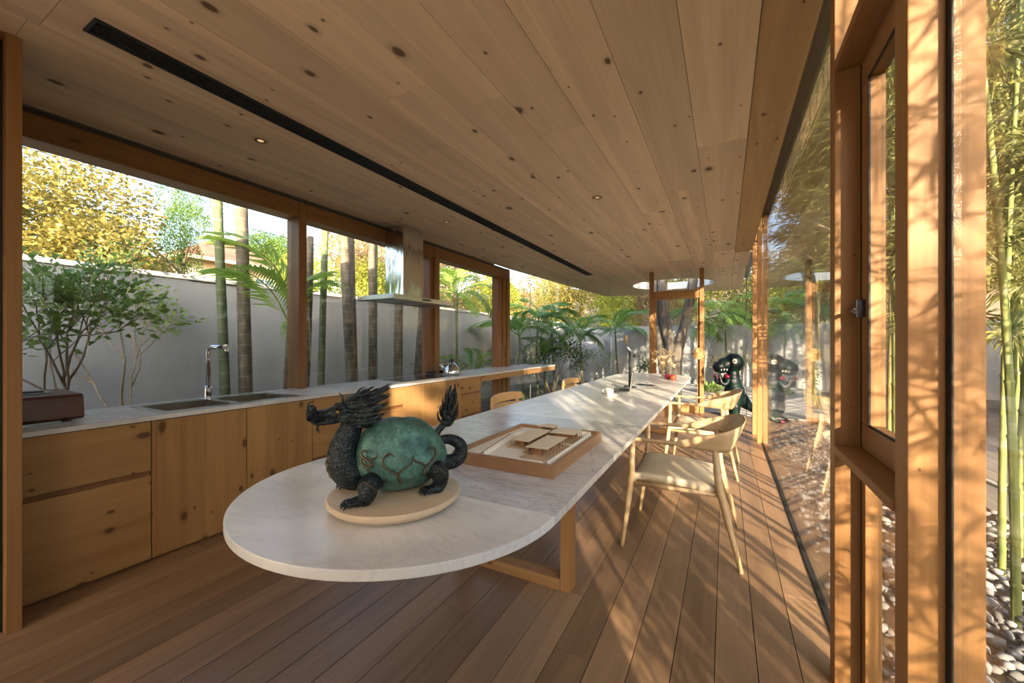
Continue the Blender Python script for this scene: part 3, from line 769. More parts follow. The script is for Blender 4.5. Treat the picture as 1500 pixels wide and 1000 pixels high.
# cooktop, kettle, jars, vase
ck = thing('cooktop', (-3.29, 3.71, CT), 'black glass induction cooktop with steel edge on the worktop', 'cooktop')
MB().box(-3.52, -3.07, 3.29, 4.13, CT, CT + 0.004).build('trim_frame', 'steel', ck)
MB().box(-3.514, -3.076, 3.296, 4.124, CT + 0.004, CT + 0.006).build('glass_top', 'black_gloss', ck)
for (a, b, r_) in ((-3.40, 3.52, 0.09), (-3.18, 3.52, 0.075), (-3.30, 3.90, 0.11)):
    n = 36; q = MB()
    vv = [(a + rad * math.cos(2 * math.pi * k / n), b + rad * math.sin(2 * math.pi * k / n), CT + 0.0064) for rad in (r_, r_ - 0.003) for k in range(n)]
    q.add(vv, [(k, (k + 1) % n, n + (k + 1) % n, n + k) for k in range(n)]).build('cooking_zone', 'grey_metal', ck)
kt = thing('kettle', (-3.23, 4.32, CT), 'shiny chrome dome kettle with black knob beside the cooktop', 'kettle')
MB().lathe([(0, 0.004), (0.110, 0.004), (0.118, 0.012), (0.118, 0.04), (0.108, 0.075), (0.088, 0.11), (0.060, 0.142), (0.034, 0.160), (0.0, 0.165)], (-3.23, 4.32, CT), 32).build('body', 'chrome', kt, smooth=True)
MB().lathe([(0, 0.16), (0.012, 0.165), (0.009, 0.178), (0.017, 0.195), (0.012, 0.208), (0, 0.21)], (-3.23, 4.32, CT), 16).build('lid_knob', 'black', kt, smooth=True)
MB().tube([(-3.32, 4.27, CT + 0.09), (-3.35, 4.255, CT + 0.12), (-3.375, 4.245, CT + 0.135)], [0.02, 0.014, 0.011], 12).build('spout', 'chrome', kt, smooth=True)
MB().tube([(-3.20, 4.23, CT + 0.11), (-3.215, 4.26, CT + 0.20), (-3.23, 4.32, CT + 0.225), (-3.245, 4.38, CT + 0.20), (-3.26, 4.41, CT + 0.11)], 0.007, 10).build('bail_handle', 'dark_metal', kt, smooth=True)
for (a, b, lb) in ((-3.50, 4.23, 'square glass canister of dark coffee nearest the cooktop'), (-3.50, 4.47, 'square glass canister of dark coffee behind the kettle')):
    j = thing('canister', (a, b, CT), lb, 'canister', 'glass coffee canisters')
    MB().box(a - 0.055, a + 0.055, b - 0.055, b + 0.055, CT, CT + 0.12).build('jar', 'glass_clear', j, bevel=0.008)
    MB().box(a - 0.050, a + 0.050, b - 0.050, b + 0.050, CT + 0.004, CT + 0.052).build('coffee_beans', 'coffee', j, bevel=0.006)
    MB().box(a - 0.057, a + 0.057, b - 0.057, b + 0.057, CT + 0.121, CT + 0.135).build('lid', 'glass_clear', j, bevel=0.004)
vz = thing('bottle_vase', (-3.38, 7.12, CT), 'small dark green bottle vase at the far end of the worktop', 'vase')
MB().lathe([(0, 0), (0.05, 0), (0.068, 0.03), (0.07, 0.06), (0.05, 0.11), (0.022, 0.15), (0.014, 0.19), (0.013, 0.23), (0.018, 0.24), (0, 0.238)], (-3.38, 7.12, CT), 24).build('body', 'vase_green', vz, smooth=True)
MB().lathe([(0.014, 0.0), (0.019, 0.002), (0.019, 0.008), (0.014, 0.01), (0.014, 0)], (-3.38, 7.12, CT + 0.232), 18).build('lip', 'vase_green', vz, smooth=True)
# cooker hood
hh = thing('cooker_hood', (-3.3, 3.57, CZ), 'stainless steel island cooker hood hanging from the ceiling over the cooktop', 'cooker hood')
MB().box(-3.495, -3.215, 3.40, 3.735, 1.785, CZ - 0.001).build('chimney', 'steel_hood', hh, bevel=0.002)
MB().box(-3.495, -3.02, 3.06, 4.08, 1.735, 1.783).build('canopy', 'steel', hh, bevel=0.003)
for k in range(3):
    MB().box(-3.46, -3.06, 3.10 + k * 0.325, 3.395 + k * 0.325, 1.728, 1.7345).build('filter', 'grey_metal', hh)
MB().box(-3.019, -3.016, 3.5, 3.64, 1.75, 1.768).build('control_strip', 'black_gloss', hh)

# ------------------------------------------------------------------ the long marble table
TZ = 0.742
TX0, TX1 = -1.625, -0.457
TCX = (TX0 + TX1) / 2; TR = (TX1 - TX0) / 2
tb = thing('dining_table', (TCX, 3.8, 0), 'long white marble table with rounded ends on timber trestles', 'table')
SL = [1.133, 2.62, 4.14, 5.65, 6.62]
semi = [(TCX + TR * math.cos(a), SL[0] + 0.56 * math.sin(a)) for a in [math.pi + math.pi * k / 48 for k in range(49)]]
MB().prism([(TX0, SL[0])] + semi[1:-1] + [(TX1, SL[0])], TZ - 0.028, TZ).build('marble_slab', 'marble', tb, bevel=0.003, clean=True)
for k in range(4):
    MB().box(TX0, TX1, SL[k] + 0.0008, SL[k + 1], TZ - 0.028, TZ).build('marble_slab', 'marble_grey' if k == 0 else 'marble', tb, bevel=0.0015)
far = [(TCX + TR * math.cos(a), SL[-1] + 0.58 * math.sin(a)) for a in [math.pi * k / 48 for k in range(49)]]
MB().prism([(TX1, SL[-1] + 0.0008)] + far[1:-1] + [(TX0, SL[-1] + 0.0008)], TZ - 0.028, TZ).build('marble_slab', 'marble', tb, bevel=0.003, clean=True)
for y in (1.915, 5.93):
    for a in (-1.395, -0.745):
        MB().box(a, a + 0.055, y, y + 0.085, 0, TZ - 0.028).build('leg', 'post_pine', tb, bevel=0.003)
    MB().box(-1.339, -0.746, y, y + 0.085, 0, 0.055).build('foot_rail', 'frame_x', tb, bevel=0.003)
    MB().box(-1.339, -0.746, y, y + 0.085, TZ - 0.09, TZ - 0.029).build('top_rail', 'frame_x', tb, bevel=0.003)
MB().box(-1.10, -1.04, 2.001, 5.929, TZ - 0.085, TZ - 0.03).build('stretcher', 'frame_y', tb)

# ------------------------------------------------------------------ things on the table
def bez(p0, p1, p2, n=7):
    p0, p1, p2 = Vector(p0), Vector(p1), Vector(p2)
    return [p0 * (1 - t) ** 2 + p1 * 2 * t * (1 - t) + p2 * t * t for t in [k / (n - 1) for k in range(n)]]
def flame(mb, p0, p1, p2, r, n=7, sides=7, flat=0.6, prof=None):
    pts = bez(p0, p1, p2, n)
    prof = prof or [0.7, 1.0, 1.0, 0.85, 0.62, 0.36, 0.06]
    mb.tube(pts, [r * prof[min(k, len(prof) - 1)] for k in range(n)], sides, True, flat)
def catmull(pts, sub=6):
    P = [Vector(p) for p in pts]; P = [P[0] * 2 - P[1]] + P + [P[-1] * 2 - P[-2]]
    out = []
    for k in range(1, len(P) - 2):
        for j in range(sub):
            t = j / sub
            out.append(0.5 * ((2 * P[k]) + (-P[k - 1] + P[k + 1]) * t + (2 * P[k - 1] - 5 * P[k] + 4 * P[k + 1] - P[k + 2]) * t * t + (-P[k - 1] + 3 * P[k] - 3 * P[k + 1] + P[k + 2]) * t ** 3))
    out.append(P[-2]); return out
def lerp_list(vals, n):
    xs_ = np.linspace(0, 1, len(vals)); return list(np.interp(np.linspace(0, 1, n), xs_, vals))
def remesh(o, vox, smooth=2):
    m = o.modifiers.new('remesh', 'REMESH'); m.mode = 'VOXEL'; m.voxel_size = vox; m.use_smooth_shade = True
    if smooth:
        s = o.modifiers.new('smooth', 'SMOOTH'); s.iterations = smooth; s.factor = 0.5
    return o

DC = (-0.965, 0.985)
disc = thing('turntable', (DC[0], DC[1], TZ), 'round pale maple turntable board on the near end of the marble table', 'turntable')
MB().lathe([(0, 0.0), (0.10, 0.0), (0.10, 0.008), (0, 0.008)], (*DC, TZ), 40).build('bearing', 'dark_metal', disc)
MB().lathe([(0, 0.008), (0.175, 0.008), (0.200, 0.014), (0.212, 0.026), (0.213, 0.034), (0.208, 0.040), (0, 0.040)], (*DC, TZ), 72).build('board', 'disc_maple', disc)

SZ = TZ + 0.040
st = thing('dragon_turtle_statue', (-0.965, 0.995, SZ), 'green and black bronze dragon turtle statue standing on the round board', 'statue', rz=math.atan2(-0.82, -0.57))
# local frame: +x = the way it faces, +y = its left side (towards the camera), z up
sh = MB()
nn, mm = 40, 22
vv = []
for i in range(mm + 1):
    ph = math.pi * i / mm
    for k in range(nn):
        th = 2 * math.pi * k / nn
        cz, sz_ = math.cos(ph), math.sin(ph)
        ex = abs(sz_) ** 0.8
        xx = 0.192 * ex * math.cos(th); yy = 0.148 * ex * math.sin(th)
        if cz > 0:
            zz = 0.05 + 0.160 * (1 - (1 - cz) ** 1.2) ; sh_ = 1.0 - 0.16 * cz
            xx *= sh_; yy *= sh_; xx += 0.02 * cz
        else:
            zz = 0.05 * (1 + max(cz * 3.2, -1)) if cz > -0.3125 else 0.0
            zz -= 0.085 * max(0, -cz - 0.3125) / 0.6875
            if cz < -0.30: xx *= 0.93; yy *= 0.90
        zz -= 0.035
        zz += 0.010 * math.sin(th * 3 + 0.8) * (1 if -0.3 < cz < 0.1 else 0)
        nz = mnoise.noise(Vector((xx * 16, yy * 16, zz * 16)))
        gx = 1 + 0.045 * nz
        vv.append((xx * gx - 0.012, yy * gx, zz * gx + 0.122))
sh.add(vv, [(i * nn + k, (i + 1) * nn + k, (i + 1) * nn + (k + 1) % nn, i * nn + (k + 1) % nn) for i in range(mm) for k in range(nn)])
shell = sh.build('shell', 'bronze_shell', st, smooth=True, clean=True)
# gold cloud scrolls on the flank
for (cx, cz_, s_, mir) in ((0.045, 0.135, 1.25, 1), (-0.095, 0.145, 1.1, -1), (0.135, 0.175, 0.6, 1), (0.14, 0.15, 0.5, 1)):
    sc = MB()
    def onshell(dx, dz):
        x_ = cx + dx * mir; z_ = cz_ + dz
        t_ = (z_ - 0.137) / 0.160
        hw = 0.150 * (1 - 0.10 * t_) * (1 - max(0, t_) ** 2.2) ** 0.5 if t_ > 0 else 0.150 * (1 - 0.25 * max(0, -t_ - 0.25))
        e = max(0.03, 1 - (abs(x_ + 0.005) / 0.195) ** 2.3)
        return (x_, hw * e ** 0.5 + 0.001, z_)
    c1 = [onshell(-0.022 * s_, -0.05 * s_), onshell(-0.012 * s_, -0.025 * s_), onshell(0.012 * s_, -0.008 * s_), onshell(0.03 * s_, 0.012 * s_), onshell(0.026 * s_, 0.033 * s_), onshell(0.008 * s_, 0.04 * s_), onshell(-0.005 * s_, 0.030 * s_)]
    sc.tube(catmull(c1, 4), lerp_list([0.006, 0.006, 0.005, 0.005, 0.004, 0.0035, 0.0015], 25), 7)
    c2 = [onshell(-0.012 * s_, -0.022 * s_), onshell(-0.03 * s_, -0.006 * s_), onshell(-0.052 * s_, 0.004 * s_), onshell(-0.06 * s_, 0.026 * s_)]
    sc.tube(catmull(c2, 4), lerp_list([0.005, 0.004, 0.0035, 0.001], 13), 7)
    sc.build('cloud_scroll', 'scroll_bronze', shell, smooth=True)
# neck: thick S-curve
nk = MB()
HZ = 0.072
neck_pts = [(0.06, 0, 0.10), (0.12, 0, 0.085), (0.180, 0, 0.098), (0.212, 0, 0.145), (0.210, 0, 0.20), (0.188, 0, 0.26), (0.172, 0, 0.30)]
cp = catmull(neck_pts, 5)
nk.tube(cp, lerp_list([0.05, 0.066, 0.068, 0.062, 0.052, 0.044, 0.04], len(cp)), 18)
neck = nk.build('neck', 'bronze_dark', st, smooth=True)
# belly plates down the throat
for k in range(9):
    t = k / 8
    a = R(-62 + 118 * t)
    c = Vector((0.165 + 0.108 * math.cos(a) * (1 - 0.12 * t), 0, 0.150 + 0.10 * math.sin(a)))
    MB().ell(c, (0.010, 0.034, 0.014), Matrix.Rotation(-a, 3, 'Y'), 12, 8).build('throat_plate', 'scroll_bronze' if k < 7 else 'bronze_dark', neck, smooth=True, clean=True)
# head: overlapping volumes fused into one surface
hb = MB()
rot = Matrix.Rotation(R(6), 3, 'Y')
hb.ell((0.185, 0, 0.262), (0.055, 0.042, 0.038), rot)
hb.ell((0.235, 0, 0.262), (0.042, 0.028, 0.022), rot)
hb.ell((0.275, 0, 0.260), (0.034, 0.026, 0.016), rot)
hb.ell((0.303, 0, 0.268), (0.016, 0.024, 0.015))
hb.ell((0.300, 0.014, 0.278), (0.010, 0.009, 0.009)); hb.ell((0.300, -0.014, 0.278), (0.010, 0.009, 0.009))
hb.ell((0.250, 0, 0.236), (0.055, 0.022, 0.010), Matrix.Rotation(R(4), 3, 'Y'))
hb.ell((0.298, 0, 0.240), (0.012, 0.018, 0.010))
for s in (-1, 1):
    hb.ell((0.215, s * 0.027, 0.282), (0.022, 0.012, 0.010))     # brow
    hb.ell((0.195, s * 0.036, 0.250), (0.03, 0.014, 0.02))      # cheek
    for k in range(5):
        hb.ell((0.225 + k * 0.017, s * 0.018, 0.2475), (0.0035, 0.0035, 0.006))
def hsc(P, k=1.22, c=(0.175, 0, 0.25)): return [tuple(c[i] + (q_[i] - c[i]) * k * (1.0 if i else 0.92) + (HZ if i == 2 else 0) for i in range(3)) for q_ in P]
hb.v = hsc(hb.v)
head = remesh(hb.build('head', 'bronze_dark', st, clean=True), 0.0032, 2)
for s in (-1, 1):
    ey = MB().ell((0.226, s * 0.0275, 0.268), (0.0065, 0.004, 0.005)); ey.v = hsc(ey.v); ey.build('eye', 'gold', head, smooth=True, clean=True)
    hn = MB()
    hn.tube(catmull([(0.195, s * 0.02, 0.295), (0.165, s * 0.03, 0.318), (0.13, s * 0.034, 0.328), (0.09, s * 0.034, 0.345)], 5), lerp_list([0.009, 0.008, 0.006, 0.001], 16), 9)
    hn.tube(catmull([(0.16, s * 0.031, 0.318), (0.148, s * 0.03, 0.338), (0.125, s * 0.032, 0.348)], 5), lerp_list([0.005, 0.004, 0.001], 11), 8)
    hn.tube(catmull([(0.215, s * 0.014, 0.292), (0.212, s * 0.016, 0.315), (0.225, s * 0.018, 0.332)], 5), lerp_list([0.005, 0.004, 0.001], 11), 8)
    hn.v = hsc(hn.v, 1.1); hn.build('horn', 'bronze_dark', head, smooth=True)
    wk = MB()
    for (dz, dl) in ((0.0, 0.035), (-0.010, 0.03), (0.012, 0.03)):
        wk.tube(catmull([(0.300, s * 0.02, 0.255 + dz), (0.318, s * 0.032, 0.262 + dz), (0.315, s * (0.03 + dl * 0.6), 0.28 + dz), (0.298, s * (0.035 + dl * 0.6), 0.283 + dz)], 4), lerp_list([0.005, 0.0045, 0.003, 0.001], 13), 7)
    wk.tube(catmull([(0.285, s * 0.014, 0.232), (0.29, s * 0.016, 0.216), (0.28, s * 0.02, 0.206)], 4), lerp_list([0.004, 0.003, 0.001], 9), 7)
    wk.v = hsc(wk.v); wk.build('whisker', 'bronze_dark', head, smooth=True)
# mane: locks that sweep back from the cheeks and crown
rm_ = random.Random(5)
for k in range(44):
    s = -1 if k % 2 else 1
    a = rm_.uniform(-0.95, 1.4)                       # from jaw to crown
    y0 = s * (0.044 * math.cos(a) + 0.004); z0 = HZ + 0.266 + 0.052 * math.sin(a)
    ln = rm_.uniform(0.10, 0.165) * (1.0 if a > 0 else 0.72)
    rise = 0.022 * math.sin(a) + rm_.uniform(-0.012, 0.018)
    x0 = rm_.uniform(0.165, 0.20)
    lock = MB()
    flame(lock, (x0, y0 * 0.9, z0), (x0 - ln * 0.55, y0 * 1.55, z0 - 0.012 + rise * 0.4), (x0 - ln, y0 * 1.5 + s * 0.008, z0 + rise + 0.02), rm_.uniform(0.014, 0.022), flat=0.8)
    lock.build('mane_lock', 'bronze_dark', st, smooth=True)
# legs with clawed feet
def leg(sx, sy, front):
    g = MB()
    if front:
        pts = [(0.10, 0.085, 0.085), (0.132, 0.118, 0.072), (0.135, 0.124, 0.045), (0.145, 0.114, 0.02)]
        rad = [0.038, 0.040, 0.034, 0.028]; foot = (0.165, 0.114, 0.018)
    else:
        pts = [(-0.10, 0.085, 0.10), (-0.140, 0.112, 0.088), (-0.148, 0.115, 0.05), (-0.140, 0.110, 0.02)]
        rad = [0.036, 0.040, 0.032, 0.026]; foot = (-0.128, 0.112, 0.018)
    pts = [(x, y * sy, z) for x, y, z in pts]; foot = (foot[0], foot[1] * sy, foot[2])
    c = catmull(pts, 5)
    g.tube(c, lerp_list(rad, len(c)), 14)
    for p, r_ in zip(pts, rad): g.ell(p, (r_, r_ * 0.9, r_))
    g.ell(foot, (0.038, 0.03, 0.019))
    for t in (-0.55, -0.18, 0.18, 0.55):
        d = Vector((math.cos(t), math.sin(t), 0))
        b0 = Vector(foot) + d * 0.022
        g.ell(b0 + d * 0.014 + Vector((0, 0, -0.002)), (0.017, 0.0085, 0.012), Matrix.Rotation(t, 3, 'Z'))
    o = remesh(g.build('leg', 'bronze_dark', st, clean=True), 0.0035, 1)
    for t in (-0.55, -0.18, 0.18, 0.55):
        d = Vector((math.cos(t), math.sin(t), 0)); b0 = Vector(foot) + d * 0.05
        MB().tube([b0 + Vector((0, 0, 0.0)), b0 + d * 0.010 + Vector((0, 0, -0.004)), b0 + d * 0.018 + Vector((0, 0, -0.0125))], [0.006, 0.0045, 0.001], 8).build('claw', 'bronze_dark', o, smooth=True)
    kn = MB(); p = Vector(pts[1])
    kn.tube(catmull([p + Vector((0.028, sy * 0.018, 0.028)), p + Vector((0.0, sy * 0.040, 0.012)), p + Vector((-0.02, sy * 0.034, -0.014)), p + Vector((0.008, sy * 0.034, -0.026))], 5), lerp_list([0.001, 0.004, 0.004, 0.001], 16), 7)
    kn.build('leg_scroll', 'scroll_bronze', o, smooth=True)
for sy in (1, -1):
    leg(1, sy, True); leg(1, sy, False)
# tail and its flame tuft
tl = MB()
tp_ = catmull([(-0.165, 0.0, 0.105), (-0.215, 0.01, 0.085), (-0.262, 0.02, 0.105), (-0.268, 0.02, 0.155), (-0.225, 0.015, 0.185), (-0.175, 0.01, 0.19), (-0.165, 0.01, 0.218), (-0.195, 0.012, 0.255)], 5)
tl.tube(tp_, lerp_list([0.034, 0.034, 0.032, 0.028, 0.023, 0.018, 0.014, 0.014], len(tp_)), 14)
tail = tl.build('tail', 'bronze_dark', st, smooth=True)
core = MB(); core.ell((-0.215, 0.014, 0.295), (0.030, 0.024, 0.055)); core.ell((-0.225, 0.014, 0.34), (0.02, 0.018, 0.045)); core.ell((-0.20, 0.013, 0.262), (0.022, 0.02, 0.022))
tuft = remesh(core.build('tail_tuft', 'bronze_dark', st, clean=True), 0.004, 2)
for k in range(26):
    a = k * 2.399; t = (k + 0.5) / 26
    z0 = 0.255 + 0.09 * t; r0 = 0.027 * (1 - 0.55 * t)
    b0 = Vector((-0.21 - 0.015 * t + r0 * math.cos(a), 0.014 + r0 * 0.8 * math.sin(a), z0))
    o_ = Vector((math.cos(a), math.sin(a) * 0.8, 0))
    lk = MB(); h_ = 0.055 + 0.03 * t
    flame(lk, b0 - o_ * 0.01, b0 + o_ * (0.024 - 0.012 * t) + Vector((0, 0, h_ * 0.35)), b0 + o_ * (0.022 - 0.02 * t) + Vector((-0.006, 0, h_)), 0.009, n=6, sides=6)
    lk.build('flame_lock', 'bronze_dark', tuft, smooth=True)

st.scale = (0.80,) * 3

# architectural model in a walnut tray
mx0, mx1, my0, my1 = -1.065, -0.585, 1.43, 2.11
md = thing('architectural_model', (-0.825, 1.77, TZ), 'small wooden architectural model of a house in a walnut tray', 'scale model')
T_ = 0.018
for bx in ((mx0, mx1, my0, my0 + T_), (mx0, mx1, my1 - T_, my1), (mx0, mx0 + T_, my0 + T_, my1 - T_), (mx1 - T_, mx1, my0 + T_, my1 - T_)):
    MB().box(*bx, TZ, TZ + 0.052).build('tray_side', 'model_walnut', md, bevel=0.002)
MB().box(mx0 + T_, mx1 - T_, my0 + T_, my1 - T_, TZ, TZ + 0.034).build('base_board', 'white_card', md)
bz = TZ + 0.034
MB().prism([(-0.955, my0 + T_), (-0.93, my0 + T_), (-1.0, my1 - T_ - 0.2), (-1.03, my1 - T_ - 0.2)], bz, bz + 0.003).build('road', 'model_ply', md)
wl = MB()
for (a, b) in (((-0.925, 1.47), (-0.98, 1.86)), ((-0.98, 1.86), (-0.90, 2.03)), ((-0.625, 1.47), (-0.625, 2.05)), ((-0.84, 1.455), (-0.64, 1.455)), ((-0.90, 2.03), (-0.63, 2.06))):
    d = Vector((b[0] - a[0], b[1] - a[1])).normalized(); n_ = Vector((-d.y, d.x)) * 0.0015
    wl.prism([(a[0] - n_.x, a[1] - n_.y), (b[0] - n_.x, b[1] - n_.y), (b[0] + n_.x, b[1] + n_.y), (a[0] + n_.x, a[1] + n_.y)], bz, bz + 0.022)
wl.build('boundary_wall', 'white_card', md)
def mblock(x0, x1, y0, y1, h, cols=5):
    MB().box(x0, x1, y0, y1, bz + h, bz + h + 0.0025).build('roof_slab', 'model_roof', md)
    MB().box(x0 - 0.01, x1 + 0.01, y0 - 0.01, y1 + 0.01, bz, bz + 0.005).build('plinth', 'model_ply', md)
    w = MB(); w.box(x0 + 0.02, x0 + 0.023, y0 + 0.015, y1 - 0.015, bz + 0.005, bz + h); w.box(x0 + 0.02, x1 - 0.025, y1 - 0.018, y1 - 0.015, bz + 0.005, bz + h); w.box(x0 + 0.02, x1 - 0.04, y0 + 0.03, y0 + 0.033, bz + 0.005, bz + h); w.box(x0 + 0.02, x1 - 0.03, (y0 + y1) / 2, (y0 + y1) / 2 + 0.003, bz + 0.005, bz + h)
    w.build('model_wall', 'model_walnut', md)
    for k in range(cols):
        yy = y0 + 0.006 + (y1 - y0 - 0.012) * k / (cols - 1)
        for xx in (x0 + 0.006, x1 - 0.006):
            MB().box(xx - 0.0013, xx + 0.0013, yy - 0.0013, yy + 0.0013, bz + 0.005, bz + h).build('column', 'model_walnut', md)
mblock(-0.765, -0.665, 1.56, 1.80, 0.040, 7)
mblock(-0.90, -0.80, 1.66, 1.93, 0.036, 6)
mblock(-0.78, -0.65, 1.86, 1.99, 0.042, 5)
mblock(-0.885, -0.80, 1.95, 2.03, 0.046, 4)
mp_ = MB(); mp_.box(-0.775, -0.655, 1.50, 1.555, bz, bz + 0.006); mp_.box(-0.80, -0.77, 1.60, 1.85, bz, bz + 0.005); mp_.build('terrace', 'model_ply', md)

# laptop, cup, lamp, tablet, glasses
lt = thing('laptop', (-1.0, 4.42, TZ), 'open silver laptop seen from the side on the marble table', 'laptop', rz=R(8))
MB().box(-0.14, 0.09, -0.15, 0.17, 0.0, 0.014).build('keyboard_deck', 'grey_metal', lt, bevel=0.003)
kb = MB()
for i in range(5):
    for j in range(11):
        kb.box(-0.03 + i * 0.020, -0.014 + i * 0.020, -0.13 + j * 0.0255, -0.108 + j * 0.0255, 0.014, 0.0152)
kb.build('keys', 'black', lt)
scn = MB().box(0.090, 0.097, -0.15, 0.17, 0.012, 0.215)
Mr = Matrix.Rotation(R(8), 3, 'Y')
scn.v = [tuple(Mr @ (Vector(p) - Vector((0.09, 0, 0.012))) + Vector((0.09, 0, 0.012))) for p in scn.v]
scr = scn.build('screen_lid', 'grey_metal', lt, bevel=0.003)
sc2 = MB().box(0.0885, 0.0898, -0.142, 0.162, 0.02, 0.207)
sc2.v = [tuple(Mr @ (Vector(p) - Vector((0.09, 0, 0.012))) + Vector((0.09, 0, 0.012))) for p in sc2.v]
sc2.build('display', 'black_gloss', scr)
cu = thing('coffee_cup', (-1.03, 4.02, TZ), 'white cup on a white saucer beside the laptop', 'cup')
MB().lathe([(0, 0.0), (0.04, 0.0), (0.07, 0.008), (0.078, 0.014), (0.07, 0.012), (0.04, 0.005), (0, 0.005)], (-1.03, 4.02, TZ), 32).build('saucer', 'porcelain', cu, smooth=True)
MB().lathe([(0, 0.006), (0.025, 0.006), (0.036, 0.02), (0.041, 0.045), (0.042, 0.068), (0.039, 0.068), (0.037, 0.04), (0.02, 0.014), (0, 0.012)], (-1.03, 4.02, TZ), 28).build('cup', 'porcelain', cu, smooth=True)
MB().tube([(-1.068, 4.01, TZ + 0.055), (-1.09, 4.004, TZ + 0.055), (-1.096, 4.002, TZ + 0.038), (-1.085, 4.005, TZ + 0.024), (-1.062, 4.012, TZ + 0.022)], 0.0045, 9).build('handle', 'porcelain', cu, smooth=True)
MB().tube([(-1.10, 3.99, TZ + 0.016), (-1.06, 3.96, TZ + 0.014), (-1.03, 3.955, TZ + 0.013)], [0.008, 0.003, 0.003], 8, True, 0.4).build('spoon', 'dark_metal', cu, smooth=True)
dl = thing('desk_lamp', (-1.0, 4.86, TZ), 'slim dark desk lamp standing behind the laptop', 'lamp')
MB().lathe([(0, 0), (0.075, 0), (0.075, 0.01), (0.012, 0.016), (0, 0.016)], (-1.0, 4.86, TZ), 28).build('base', 'dark_metal', dl)
MB().tube([(-1.0, 4.86, TZ + 0.012), (-1.005, 4.86, 1.18)], [0.018, 0.015], 14).build('stem', 'dark_metal', dl, smooth=True)
MB().tube([(-1.045, 4.86, 1.25), (-1.03, 4.86, 1.215), (-0.955, 4.86, 1.125)], [0.013, 0.014, 0.014], 12).build('arm', 'grey_metal', dl, smooth=True)
MB().ell((-0.952, 4.86, 1.118), (0.018, 0.016, 0.018)).build('joint', 'black', dl, smooth=True, clean=True)
MB().tube([(-1.045, 4.86, 1.25), (-1.05, 4.86, 1.30), (-1.04, 4.86, 1.36)], [0.010, 0.016, 0.018], 12).build('lamp_head', 'dried_stem', dl, smooth=True)
tbt = thing('tablet', (-0.88, 5.15, TZ), 'black tablet lying flat behind the laptop on the table', 'tablet', rz=R(-12))
MB().box(-0.10, 0.12, -0.08, 0.08, 0, 0.007).build('body', 'grey_metal', tbt, bevel=0.002)
MB().box(-0.094, 0.114, -0.074, 0.074, 0.007, 0.0078).build('screen', 'black_gloss', tbt)
gls = thing('eyeglasses', (-0.72, 4.72, TZ), 'pair of folded eyeglasses lying between laptop and table edge', 'eyeglasses', rz=R(25))
for s in (-1, 1):
    n = 20; vv = []
    pts = [(s * 0.033 + 0.026 * math.cos(2 * math.pi * k / n), 0.0, 0.022 + 0.02 * math.sin(2 * math.pi * k / n)) for k in range(n + 1)]
    MB().tube(pts, 0.0016, 6, False).build('lens_rim', 'dark_metal', gls, smooth=True)
    MB().tube([(s * 0.058, 0, 0.027), (s * 0.06, 0.06, 0.02), (s * 0.055, 0.125, 0.006)], 0.0018, 6).build('temple', 'dark_metal', gls, smooth=True)
MB().tube([(-0.008, 0, 0.026), (0, 0, 0.030), (0.008, 0, 0.026)], 0.0016, 6).build('bridge', 'dark_metal', gls)
# dried flowers in a glass vase, two fruits
fv = thing('flower_vase', (-0.83, 6.42, TZ), 'clear glass vase of cream dried flowers at the far end of the table', 'vase')
MB().lathe([(0.0, 0.0), (0.06, 0.0), (0.062, 0.01), (0.055, 0.08), (0.06, 0.17), (0.056, 0.17), (0.050, 0.08), (0.055, 0.012), (0, 0.012)], (-0.83, 6.42, TZ), 28).build('glass', 'glass_clear', fv, smooth=True)
rf = random.Random(2); rngf = np.random.default_rng(2)
stm = MB(); PP = []; DD = []
for k in range(34):
    a = rf.uniform(0, 6.28); sp_ = rf.uniform(0.02, 0.17); hgt = rf.uniform(0.26, 0.46) - sp_ * 0.5
    tip = Vector((-0.83 + sp_ * math.cos(a), 6.42 + sp_ * math.sin(a), TZ + hgt))
    stm.tube(bez((-0.83 + 0.02 * math.cos(a + 2), 6.42 + 0.02 * math.sin(a + 2), TZ + 0.02), (-0.83 + 0.03 * math.cos(a), 6.42 + 0.03 * math.sin(a), TZ + hgt * 0.6), tip, 5), 0.0022, 5)
    for j in range(34):
        d = Vector((rf.gauss(0, 1), rf.gauss(0, 1), rf.gauss(0.3, 1))).normalized()
        PP.append(tip + d * rf.uniform(0, 0.022)); DD.append(d)
stm.build('stems', 'dried_stem', fv)
V, F = leaves(np.array(PP), np.array(DD), 0.020, 0.012, rngf)
put('blossom', np_mesh(V - np.array([-0.83, 6.42, TZ]), F), 'dried_flower', fv)
for (fx, fy, mt, lb) in ((-0.735, 6.18, 'apple_red', 'dark red fruit left of the pair beside the flower vase'), (-0.655, 6.10, 'apple_orange', 'orange red fruit right of the pair near the table edge')):
    fr = thing('fruit', (fx, fy, TZ), lb, 'fruit', 'fruits on the table')
    MB().lathe([(0, 0.006), (0.018, 0.0), (0.038, 0.012), (0.047, 0.036), (0.044, 0.058), (0.028, 0.074), (0.01, 0.072), (0, 0.066)], (fx, fy, TZ), 22).build('flesh', mt, fr, smooth=True)
    MB().tube([(fx, fy, TZ + 0.066), (fx + 0.003, fy, TZ + 0.085)], [0.002, 0.003], 6).build('stalk', 'dried_stem', fr)

